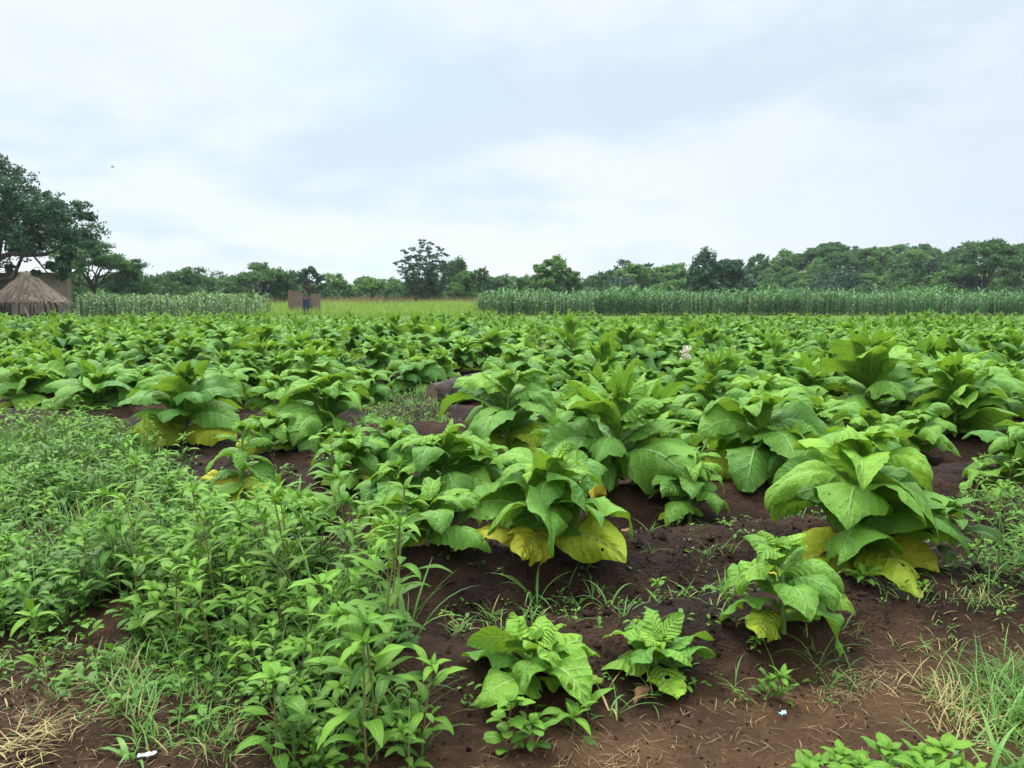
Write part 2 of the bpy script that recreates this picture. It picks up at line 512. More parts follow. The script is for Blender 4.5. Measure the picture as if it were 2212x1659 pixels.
M['mudwall'] = mat_brick('house_brick', (0.15, 0.112, 0.085), (0.19, 0.145, 0.11), (0.23, 0.19, 0.155), 2.6)
M['redbrick'] = mat_brick('outhouse_brick', (0.145, 0.088, 0.066), (0.195, 0.12, 0.09), (0.26, 0.20, 0.16), 2.6)
M['metal'] = mat_noise('roof_sheet', (0.62, 0.64, 0.67), (0.74, 0.76, 0.79), 3, 0.35, 0.05, 0.01, (1, 1, 1), 0.5)
M['dark'] = mat_noise('dark_inside', (0.02, 0.018, 0.017), (0.03, 0.028, 0.026), 4, 0.9, 0.1, 0.01)
M['blue'] = mat_noise('blue_sheet', (0.020, 0.040, 0.075), (0.035, 0.068, 0.12), 5, 0.6, 0.4, 0.02, (3, 3, 0.6))
M['scrap'] = mat_noise('white_scrap', (0.62, 0.68, 0.70), (0.75, 0.80, 0.82), 40, 0.5, 0.3, 0.004)
M['bluescrap'] = mat_noise('blue_scrap', (0.20, 0.42, 0.60), (0.35, 0.58, 0.75), 60, 0.5, 0.3, 0.004)
M['soil'] = mat_soil()
M['bird'] = mat_noise('bird_feather', (0.015, 0.015, 0.017), (0.04, 0.04, 0.045), 10, 0.7, 0.1, 0.01)
M['fruit'] = mat_noise('seed_head', (0.34, 0.38, 0.10), (0.45, 0.46, 0.16), 60, 0.8, 0.6, 0.01)


# ------------------------------------------------------------------ linking
def link(name, mesh, parent=None, loc=None):
    o = bpy.data.objects.new(name, mesh); COL.objects.link(o)
    if parent is not None:
        o.parent = parent
    if loc is not None:
        o.location = loc
    return o


def tag(o, label, cat, group=None):
    o['label'] = label; o['category'] = cat
    if group:
        o['group'] = group
    return o


def kind(o, k):
    o['kind'] = k
    return o


def spawn(name, parts, loc, rz=0.0, sc=1.0, label='', cat='', group=None, tilt=(0, 0)):
    """one thing: an Empty at its base, its parts as children (mesh data shared between copies)"""
    e = bpy.data.objects.new(name, None); COL.objects.link(e)
    e.empty_display_size = 0.1
    e.location = loc; e.rotation_euler = (tilt[0], tilt[1], rz); e.scale = (sc, sc, sc)
    tag(e, label, cat, group)
    for pname, me, *lab in parts:
        o = link(pname, me, e)
        if lab and lab[0]:
            o['label'] = lab[0]
    return e


# ------------------------------------------------------------------ tobacco
def prof_at(f, xs, ys):
    return np.interp(f, xs, ys)


def tobacco(seed, H, reach, n=20, style='droop', nyellow=2, lod=1, flower=False, pale=0.0):
    """parts of one plant: stalk, foliage, yellowing lower leaves, flower head"""
    r = np.random.default_rng(seed)
    nu, nv = {0: (8, 2), 1: (14, 6), 2: (34, 12)}[lod]
    Hs = H * (0.80 if style != 'young' else 0.5)
    lean = r.uniform(-0.06, 0.06, 2)
    tt = np.linspace(0, 1, 6)
    sway = lambda f: np.stack([lean[0] * f ** 1.5 * H, lean[1] * f ** 1.5 * H, f * Hs], -1)
    parts = []
    mb = MB()
    V, Q, UV = tube(np.vstack([[0, 0, -0.12], sway(tt)]), np.r_[0.022, np.linspace(0.019, 0.008, 6)] * (0.6 + 0.5 * H), 6)
    mb.add(V, Q, UV)
    parts.append(('stalk', mb.mesh('stalk', M['stalk']), None))
    n = int(n * (1.45 if lod else 1.3))
    f = (np.arange(n) + 0.3) / n
    f = np.clip(f + r.normal(0, 0.01, n), 0, 1)
    az = np.arange(n) * R(137.5) + r.uniform(0, 6.28) + r.normal(0, 0.25, n)
    Lm = reach / (0.74 if lod else 0.80)
    if style == 'droop':
        e0 = R(1) * prof_at(f, [0, .25, .6, .85, 1], [12, 42, 57, 64, 80]); dr = R(1) * prof_at(f, [0, .3, .7, 1], [78, 122, 132, 80])
        Lp = prof_at(f, [0, .3, .6, .85, 1], [.78, 1, .92, .66, .28]); wr = prof_at(f, [0, .5, 1], [.55, .49, .36])
    elif style == 'spread':
        e0 = R(1) * prof_at(f, [0, .3, .7, 1], [14, 42, 58, 82]); dr = R(1) * prof_at(f, [0, .3, .7, 1], [50, 88, 88, 40])
        Lp = prof_at(f, [0, .3, .6, .85, 1], [.80, 1, .9, .66, .34]); wr = prof_at(f, [0, .5, 1], [.55, .49, .36])
    elif style == 'spike':
        e0 = R(1) * prof_at(f, [0, .3, .6, 1], [15, 38, 58, 84]); dr = R(1) * prof_at(f, [0, .3, .7, 1], [70, 95, 62, 16])
        Lp = prof_at(f, [0, .3, .6, .85, 1], [.75, 1, .85, .62, .45]); wr = prof_at(f, [0, .5, 1], [.56, .50, .30])
    elif style == 'sparse':
        e0 = R(1) * prof_at(f, [0, .3, .7, 1], [0, 20, 40, 70]); dr = R(1) * prof_at(f, [0, .3, .7, 1], [90, 115, 110, 60])
        Lp = prof_at(f, [0, .4, .8, 1], [.8, 1, .55, .3]); wr = prof_at(f, [0, .5, 1], [.5, .46, .36])
    else:  # young rosette
        e0 = R(1) * prof_at(f, [0, .4, .8, 1], [8, 34, 52, 74]); dr = R(1) * prof_at(f, [0, .3, .7, 1], [35, 68, 80, 60])
        Lp = prof_at(f, [0, .35, .7, 1], [.9, 1, .74, .36]); wr = prof_at(f, [0, .5, 1], [.62, .60, .54])
    e0 = e0 + R(1) * r.normal(0, 9, n); dr = dr * r.uniform(0.82, 1.2, n)
    L = Lm * Lp * r.uniform(0.85, 1.12, n); W = L * wr * r.uniform(0.9, 1.1, n)
    zf = prof_at(f, [0, .3, 1], [0.10, 0.36, 1.0]) if style != 'young' else prof_at(f, [0, .4, 1], [0.15, .45, 1.0])
    base = sway(zf)
    base[:, 0] += np.cos(az) * 0.012; base[:, 1] += np.sin(az) * 0.012
    tint = np.clip(prof_at(f, [0, .4, .8, 1], [0.42, 0.38, 0.58, 0.92]) + r.normal(0, 0.20, n) + pale, 0, 1)
    age = np.clip(prof_at(f, [0, .18, .35], [0.30, 0.10, 0.0]) + r.normal(0, 0.05, n), 0, 1)
    P = dict(base=base, az=az, e0=e0, droop=dr, L=L, W=W, pw=r.uniform(0.95, 1.5, n), fold=r.uniform(-0.25, 0.6, n), curl=r.uniform(0.0, 0.85, n),
             wav=r.uniform(0.05, 0.15, n), freq=r.uniform(1.2, 3.4, n), twist=r.normal(0, 0.6, n), bend=r.normal(0, 0.30, n), roll=r.normal(0, .22, n))
    yl = np.arange(nyellow)
    keep = np.arange(n) >= nyellow
    if lod == 2 and nyellow >= 1:
        off = np.abs((az + PI / 2 + PI) % (2 * PI) - PI)
        keep &= ~((f < .20) & (off < 1.2))
    fol = MB()
    kw = dict(nu=nu, nv=nv, rng=r, zmin=0.012, rag=0.05 if lod else 0.0, pucker=(0.050 if style != 'young' else .028) if lod == 2 else (0.035 if lod == 1 else 0), nside=9 if lod == 2 else 4, quilt=0.011 if lod == 2 else 0.006)
    add_blades(fol, age[keep], tint[keep], **{k: v[keep] for k, v in P.items()}, **kw)
    # tuft of small young leaves round the growing tip
    m = 9 if style != 'sparse' else 6
    ta = np.arange(m) * R(137.5) + r.uniform(0, 6)
    ts = np.linspace(1, 0.45, m)
    top = sway(np.full(m, 1.0)) - np.array([0, 0, 0.01])
    up = 1.0 if style in ('spike',) else 0.72
    tl = {'young': .40, 'spike': .42, 'sparse': .36}.get(style, .33)
    add_blades(fol, 0.0, np.clip(r.normal(0.85, 0.1, m), 0, 1), base=top, az=ta, e0=R(1) * (np.linspace(48 if style != 'young' else 34, 82 if style != 'young' else 72, m) * (0.8 + 0.2 * up)), droop=R(1) * (np.linspace(95, 35, m) * (1.15 - 0.75 * (up - .72))),
               L=Lm * tl * ts * r.uniform(.85, 1.15, m), W=Lm * tl * ts * (0.52 if up < 1 else 0.32), fold=0.35, curl=0.1, wav=0.07, twist=r.normal(0, .3, m), **{**kw, 'nu': max(6, nu // 2), 'nside': 5, 'pucker': 0.015})
    parts.append(('foliage', fol.mesh('foliage', M['tobacco']), None))
    for i in yl:
        ym = MB()
        q = {k: v[i:i + 1] for k, v in P.items()}
        q['e0'] = np.array([R(r.uniform(2, 24))]); q['droop'] = np.array([R(r.uniform(30, 65))]); q['L'] = np.array([Lm * r.uniform(.6, .92)]); q['wav'] = np.array([r.uniform(.10, .2)]); q['twist'] = np.array([r.normal(0, .4)]); q['W'] = q['L'] * r.uniform(.48, .64); q['curl'] = np.array([r.uniform(.2, .9)])
        q['az'] = q['az'] if lod < 2 else np.array([(-R(28) if i % 2 else PI + R(28)) + r.normal(0, .35)]) if i < 4 else np.array([-PI / 2 + r.normal(0, .3)])
        if lod == 2 and i < 4:
            q['roll'] = np.array([(1 if i % 2 else -1) * R(r.uniform(25, 55))])
        q['base'] = q['base'] + np.array([0, 0, 0.06 * H])
        a = r.choice([.34, .40, .46, .54, .62, .85])
        add_blades(ym, a, 0.6, **q, **kw)
        parts.append(('lower_leaf', ym.mesh('lower_leaf', M['tobacco']), 'yellowing lower leaf with brown patches' if a > 0.6 else 'lime yellow lower leaf'))
    if flower:
        fm = MB(); k = 26
        c = sway(np.array([1.0]))[0]
        V, Q, UV = tube([c, c + [0.01, 0, 0.10], c + [0.0, 0.01, 0.22]], [0.008, 0.006, 0.004], 6)
        fm.add(V, Q, UV, 0, .5, 1)
        for j in range(k):
            d = r.normal(0, 1, 3); d[2] = abs(d[2]) * 0.8 + 0.2; d /= np.linalg.norm(d)
            b0 = c + np.array([0, 0, r.uniform(.08, .22)]); p1 = b0 + d * r.uniform(.04, .075)
            V, Q, UV = tube([b0, (b0 + p1) / 2 + [0, 0, .006], p1, p1 + d * 0.012], [0.003, 0.005, 0.005, 0.017], 6, cap=False)
            fm.add(V, Q, UV, 0, r.uniform(0, 1), 0)
        parts.append(('flower_head', fm.mesh('flower_head', [M['petal'], M['stalk']]), 'cluster of pale pink flowers'))
    return parts


HEROES = [
    # px, base py, top py, width px, style, leaves, yellow, flower, label
    (1150, 1470, 1285, 330, 'young', 10, 0, 0, 'low pale green young tobacco plant at the front of the ridge, wider of two rosettes'),
    (1415, 1440, 1310, 250, 'young', 10, 0, 0, 'small compact young tobacco plant on the front ridge, crinkled pale leaves'),
    (1690, 1385, 1135, 290, 'droop', 14, 1, 0, 'ragged tobacco plant with two long hanging leaves on the edge of the bare path'),
    (1850, 1235, 880, 420, 'droop', 22, 5, 0, 'huge broad tobacco plant with yellow lower leaves beside the bare path'),
    (1190, 1225, 960, 350, 'droop', 20, 3, 0, 'large wilting tobacco plant with two bright yellow leaves behind the young rosettes'),
    (925, 1225, 1060, 260, 'droop', 15, 1, 0, 'medium tobacco plant with dark hanging leaves at the edge of the weeds'),
    (955, 1100, 915, 250, 'droop', 18, 0, 0, 'bushy tobacco plant with folded leaves between the weeds and the big yellow leaved plant'),
    (1095, 1005, 770, 270, 'droop', 18, 4, 0, 'tall tobacco plant in front of the cut log with yellow leaves low down'),
    (1330, 1075, 830, 320, 'spike', 20, 2, 0, 'tall tobacco plant with erect pointed top leaves behind the wilting one'),
    (1490, 1105, 955, 180, 'droop', 20, 1, 0, 'small dense tobacco plant with crowded dark leaves and a dried leaf at its foot'),
    (1630, 1045, 830, 290, 'droop', 19, 3, 0, 'tobacco plant with one upright oval leaf showing a pale midrib, left of the huge one'),
    (2215, 1060, 885, 240, 'droop', 18, 1, 0, 'tobacco plant cut by the right edge above the bare ridge'),
    (2080, 935, 760, 290, 'droop', 19, 3, 0, 'wide tobacco plant with a brown spotted yellow leaf lying on the ridge at right'),
    (1880, 930, 718, 230, 'spike', 20, 1, 0, 'tallest pointed tobacco plant rising behind the huge broad one'),
    (1990, 895, 738, 210, 'spike', 19, 1, 0, 'bright topped tobacco plant right of the tallest pointed one'),
    (400, 955, 785, 230, 'spread', 19, 3, 0, 'tobacco plant on a bare stalk with a dried brown leaf hanging at its foot'),
    (215, 885, 800, 190, 'spread', 17, 2, 0, 'tobacco plant with lime lower leaves above the green weeds, second from the left edge'),
    (60, 880, 785, 170, 'droop', 18, 2, 0, 'tobacco plant with yellow and brown lower leaves nearest the left edge'),
    (700, 965, 785, 220, 'droop', 21, 0, 0, 'dark heavy tobacco plant with drooping leaves left of the grassy gap'),
    (835, 1015, 905, 160, 'droop', 16, 1, 0, 'small tobacco plant with wrinkled leaves below the grassy gap'),
    (525, 1075, 880, 200, 'sparse', 13, 4, 0, 'thin tobacco plant going to seed with pale yellow dying leaves'),
    (640, 1140, 1040, 210, 'young', 12, 1, 0, 'pale low tobacco plant half hidden behind slender weeds'),
    (585, 985, 885, 150, 'droop', 16, 1, 0, 'tobacco plant behind the thin seeding one'),
    (1565, 905, 757, 150, 'spike', 18, 0, 0, 'narrow leaved tobacco plant with bright starry top'),
    (1475, 890, 760, 170, 'droop', 17, 0, 1, 'tobacco plant topped by pale pink flowers'),
    (1735, 880, 800, 210, 'spread', 18, 0, 0, 'tobacco plant with flat spreading leaves between the starry and the tallest one'),
    (1300, 935, 805, 180, 'spike', 18, 0, 0, 'bright young topped tobacco plant right of the plant by the cut log'),
    (1420, 985, 850, 210, 'spike', 18, 1, 0, 'tobacco plant with light narrow top leaves below the red brown log'),
    (1215, 960, 850, 170, 'droop', 17, 1, 0, 'tobacco plant wedged between the log plant and the pointed one'),
    (960, 800, 702, 130, 'spread', 17, 2, 0, 'big leaved tobacco plant standing above the others behind the cut log'),
    (895, 850, 770, 130, 'droop', 17, 1, 0, 'tobacco plant immediately left of the sawn end of the log'),
    (790, 880, 790, 140, 'droop', 17, 0, 0, 'tobacco plant at the far edge of the grassy gap'),
    (600, 895, 800, 150, 'droop', 17, 0, 0, 'tobacco plant behind and left of the dark heavy one'),
    (490, 880, 790, 150, 'droop', 17, 1, 0, 'tobacco plant behind the one with the bare stalk'),
    (310, 880, 790, 150, 'droop', 17, 1, 0, 'tobacco plant between the lime leaved and the bare stalked ones'),
    (130, 850, 770, 160, 'spread', 17, 0, 0, 'tobacco plant with one upright dark leaf near the left edge'),
    
    (1760, 985, 860, 210, 'droop', 18, 0, 0, 'tobacco plant crowded behind the huge broad one'),
    (1975, 985, 870, 170, 'droop', 17, 1, 0, 'tobacco plant behind the right side of the huge broad one'),
    (2160, 890, 770, 190, 'droop', 18, 1, 0, 'tobacco plant with yellow foot leaves by the far bare ridge at right'),
    (1235, 1065, 905, 190, 'droop', 18, 1, 0, 'tobacco plant filling the gap behind the large wilting one'),
    (1040, 1075, 940, 170, 'droop', 17, 1, 0, 'tobacco plant between the bushy folded one and the log plant'),
    (1415, 1060, 915, 180, 'spread', 17, 1, 0, 'flat leaved tobacco plant right of the tall pointed one'),
    (1710, 1060, 915, 180, 'droop', 18, 1, 0, 'tobacco plant tucked against the left flank of the huge broad one'),
    (855, 1120, 985, 170, 'droop', 16, 0, 0, 'tobacco plant at the inner edge of the slender weeds'),
    (760, 1045, 915, 160, 'droop', 16, 0, 0, 'tobacco plant in front of the dark heavy one'),
    (1640, 935, 805, 190, 'droop', 18, 0, 0, 'tobacco plant behind the one with the upright oval leaf'),
    (1865, 1035, 880, 200, 'droop', 18, 0, 0, 'tobacco plant right behind the crown of the huge broad one'),
    (450, 905, 800, 150, 'droop', 17, 1, 0, 'tobacco plant beside the bare stalked one toward the thin seeding one'),
    (1530, 1000, 880, 180, 'droop', 18, 1, 0, 'tobacco plant behind the small dense dark one'),
]


def build_tobacco():
    taken = []
    for i, (px, by, ty, wd, st, n, ny, fl, lab) in enumerate(HEROES):
        x, y = spot(px, by, 0.06)
        z = gz(x, y)
        H = max(0.22, height_at(ty, y) - z)
        reach = wd * 0.5 * S / 773 * y
        if st == 'young':
            reach *= 0.92
        parts = tobacco(100 + i, H, reach * 1.0, n, st, ny, 2 if y < 9 else 1, bool(fl), pale=0.18 if st == 'young' else (0.05 if px > 900 else -0.08))
        spawn('tobacco_plant', parts, (x, y, z - 0.01), 0.0, 1.0, lab, 'tobacco plant', 'tobacco plants in the field')
        taken.append((x, y, 0.62 if y > 5 else 0.8))
    # clear places: logs and the grassy gap
    for px, py, rr in ((870, 880, 0.75), (960, 870, 0.7), (1030, 862, 0.7), (920, 900, 0.6), (1110, 792, 0.6), (1170, 790, 0.7), (1250, 815, .6), (1330, 815, .6), (1420, 815, .6), (820, 900, 0.5), (900, 930, .55), (960, 915, .6), (1010, 900, .55), (880, 960, .4), (950, 950, .4), (1130, 830, .6), (1110, 870, .5), (1160, 855, .5), (1130, 800, .5), (1140, 900, .45), (1190, 880, .4), (1125, 785, .9), (1130, 830, .9)):
        x, y = spot(px, py); taken.append((x, y, rr))
    taken = np.array(taken)
    r = np.random.default_rng(7)
    cand = []
    for k in range(-30, 62):
        c = ROW0 + k * ROWS
        s = np.arange(-70, 75, 0.60) + r.uniform(0, .6)
        s = s + r.normal(0, 0.09, len(s)); cc = c + r.normal(0, 0.06, len(s))
        X = s * RD[0] + cc * RN[0]; Y = s * RD[1] + cc * RN[1]
        cand.append(np.stack([X, Y], -1))
    cand = np.concatenate(cand)
    X, Y = cand.T
    lim = 0.665 * Y + 1.3
    first = np.where(X < -1.2, 10.2 + 0.0 * X, np.where(X < 1.5, 8.8, 7.6))
    ok = (Y > first) & (Y < 35.5 + 1.5 * vnoise(X * .3, X * 0, 5)) & (np.abs(X) < lim)
    cand = cand[ok]
    d = np.sqrt(((cand[:, None, :] - taken[None, :, :2]) ** 2).sum(-1))
    cand = cand[(d > taken[None, :, 2]).all(1)]
    cand = cand[r.uniform(0, 1, len(cand)) > 0.05]
    cand = cand[np.argsort(np.hypot(cand[:, 0] * 0.6, cand[:, 1]))]
    n_ind = 300 - len(HEROES)
    VAR = [('droop', 0.88, 0.40, 25, 1, 0, 'leafy tobacco plant with drooping blades'), ('spread', 0.80, 0.42, 23, 1, 0, 'tobacco plant with broad flat spreading blades'),
           ('spike', 1.00, 0.38, 26, 0, 0, 'tobacco plant with bright erect tip leaves'), ('droop', 0.74, 0.36, 23, 2, 0, 'low bushy tobacco plant with crumpled blades'),
           ('droop', 1.02, 0.42, 27, 1, 0, 'tall dark leaved tobacco plant'), ('spread', 0.68, 0.38, 20, 1, 0, 'short pale tobacco plant'),
           ('spike', 0.86, 0.38, 24, 1, 0, 'tobacco plant with narrow pale upper leaves'), ('droop', 0.90, 0.39, 24, 1, 1, 'flowering tobacco plant')]
    protos = [tobacco(500 + i, H, rc, n, st, ny, 1, bool(fl), pale=[0, .05, .12, .0, -.15, .2, .1, 0][i]) for i, (st, H, rc, n, ny, fl, _) in enumerate(VAR)]
    lows = [tobacco(700 + i, H * r.uniform(.9, 1.05), rc, 14, st, 0, 0, False, pale=[0, .05, .12, .0, -.15, .2, .1, 0][i % 8]) for i, (st, H, rc, n, ny, fl, _) in enumerate(VAR[:7])]
    for (x, y) in cand[:n_ind]:
        v = r.choice(8, p=[.26, .17, .09, .18, .13, .1, .062, .008])
        px = x / y * 773 / S + 1106
        zone = 'in the rows before the thatched shelter' if px < 420 else 'in the rows before the brick outhouse' if px < 820 else 'in the rows around the tree stumps' if px < 1230 else 'in the rows before the dark maize' if px < 1750 else 'in the rows before the wooded rise'
        lab = f'{VAR[v][6]} {zone}'
        spawn('tobacco_plant', protos[v], (x, y, gz(x, y) - 0.02), r.uniform(0, 6.28), r.uniform(0.60, 1.2) * float(np.interp(y, [12, 34], [1.0, .78])), lab, 'tobacco plant', 'tobacco plants in the field', (r.normal(0, .04), r.normal(0, .04)))
    # the far rows, one mass
    arrs = []
    for parts in lows:
        V, Q, UV, A, T = [], [], [], [], []; off = 0
        me = parts[1][1]
        nv = len(me.vertices)
        co = np.empty(nv * 3, np.float32); me.vertices.foreach_get('co', co)
        q = np.empty(len(me.loops), np.int32); me.loops.foreach_get('vertex_index', q)
        uvv = np.empty(len(me.loops) * 2, np.float32); me.uv_layers[0].data.foreach_get('uv', uvv)
        uvp = np.zeros((nv, 2)); uvp[q] = uvv.reshape(-1, 2)
        a = np.empty(nv, np.float32); me.attributes['age'].data.foreach_get('value', a)
        t = np.empty(nv, np.float32); me.attributes['tint'].data.foreach_get('value', t)
        arrs.append((co.reshape(-1, 3).astype(float), q.reshape(-1, 4), uvp, a, t))
    far = MB()
    for (x, y) in cand[n_ind:]:
        co, q, uvp, a, t = arrs[r.integers(7)]
        th = r.uniform(0, 6.28); s = r.uniform(.6, 1.2) * float(np.interp(y, [12, 34], [1.0, .78]))
        Rm = np.array([[math.cos(th), -math.sin(th), 0], [math.sin(th), math.cos(th), 0], [0, 0, 1]]) * s
        far.add(co @ Rm.T + [x, y, gz(x, y)], q, uvp, a, np.clip(t + r.normal(0, .1), 0, 1))
    kind(link('tobacco_rows', far.mesh('tobacco_rows', M['tobacco'])), 'stuff')
    for parts in lows:
        for p in parts:
            pass


# ------------------------------------------------------------------ weeds
def weed(seed, H, n=16, L=0.10, W=0.036, prof='lance', red=True, lod=1, top=True, e=35, dr=55):
    r = np.random.default_rng(seed)
    nu, nv = (8, 4) if lod else (5, 2)
    lean = r.uniform(-.12, .12, 2)
    sway = lambda f: np.stack([lean[0] * f ** 1.6 * H, lean[1] * f ** 1.6 * H, f * H], -1)
    mb = MB()
    V, Q, UV = tube(np.vstack([[0, 0, -.05], sway(np.linspace(0, 1, 6))]), np.linspace(0.0055, 0.0022, 7) * (0.6 + H), 5)
    mb.add(V, Q, UV)
    fol = MB()
    f = np.clip(np.linspace(0.12, 0.98, n) + r.normal(0, .015, n), .05, 1)
    az = np.arange(n) * R(150) + r.uniform(0, 6)
    ll = L * prof_at(f, [0, .4, .85, 1], [.7, 1, .95, .7]) * r.uniform(.8, 1.15, n)
    e0 = R(e) + r.normal(0, .2, n) + f * 0.3
    # petioles carry the blades away from the stem
    pl = ll * r.uniform(.15, .45, n)
    b0 = sway(f); d = np.stack([np.cos(az) * np.cos(e0), np.sin(az) * np.cos(e0), np.sin(e0)], -1)
    b1 = b0 + d * pl[:, None]
    for i in range(n):
        V, Q, UV = tube([b0[i], b1[i]], [0.0018, 0.0013], 4, cap=False); mb.add(V, Q, UV)
    add_blades(fol, 0.0, np.clip(prof_at(f, [0, .5, 1], [.25, .45, .8]) + r.normal(0, .12, n), 0, 1), base=b1, az=az, e0=e0, droop=R(dr) * r.uniform(.7, 1.3, n), L=ll, W=ll * W / L * r.uniform(.85, 1.15, n),
               fold=r.uniform(.05, .5, n), curl=r.uniform(0, .3, n), wav=r.uniform(.02, .06, n), twist=r.normal(0, .3, n), bend=r.normal(0, .2, n), nu=nu, nv=nv, prof=prof, rng=r)
    if top:
        m = 7; ta = np.arange(m) * R(137.5) + r.uniform(0, 6); ts = np.linspace(1, .4, m)
        add_blades(fol, 0.0, np.clip(r.normal(.85, .08, m), 0, 1), base=sway(np.full(m, 1.0)), az=ta, e0=R(1) * np.linspace(8, 70, m), droop=R(1) * np.linspace(70, 25, m), L=.9 * L * ts, W=.9 * W * ts, fold=.3, curl=.1, wav=.03,
                   nu=nu, nv=nv, prof=prof, rng=r)
    return [('stem', mb.mesh('stem', M['stem']), None), ('foliage', fol.mesh('foliage', M['weed']), None)]


def poly_points(poly, n, r, mind=0.05):
    """random ground points inside a polygon of survey pixels, even on the ground"""
    G = np.array([spot(*p) for p in poly])
    lo, hi = G.min(0), G.max(0)
    out = []
    tries = 0
    while len(out) < n and tries < n * 60:
        tries += 1
        p = r.uniform(lo, hi)
        c = False; j = len(G) - 1
        for i in range(len(G)):
            if (G[i, 1] > p[1]) != (G[j, 1] > p[1]) and p[0] < (G[j, 0] - G[i, 0]) * (p[1] - G[i, 1]) / (G[j, 1] - G[i, 1]) + G[i, 0]:
                c = not c
            j = i
        if not c:
            continue
        if any((p[0] - q[0]) ** 2 + (p[1] - q[1]) ** 2 < mind * mind for q in out):
            continue
        out.append(p)
    return np.array(out)


WEED_POLY = [(250, 1290), (420, 1215), (620, 1215), (800, 1300), (880, 1420), (925, 1640), (900, 1700), (600, 1690), (560, 1520), (420, 1450), (280, 1400)]
LEFT_POLY = [(-60, 960), (170, 930), (330, 985), (440, 1120), (600, 1215), (420, 1220), (260, 1300), (150, 1385), (-60, 1395)]


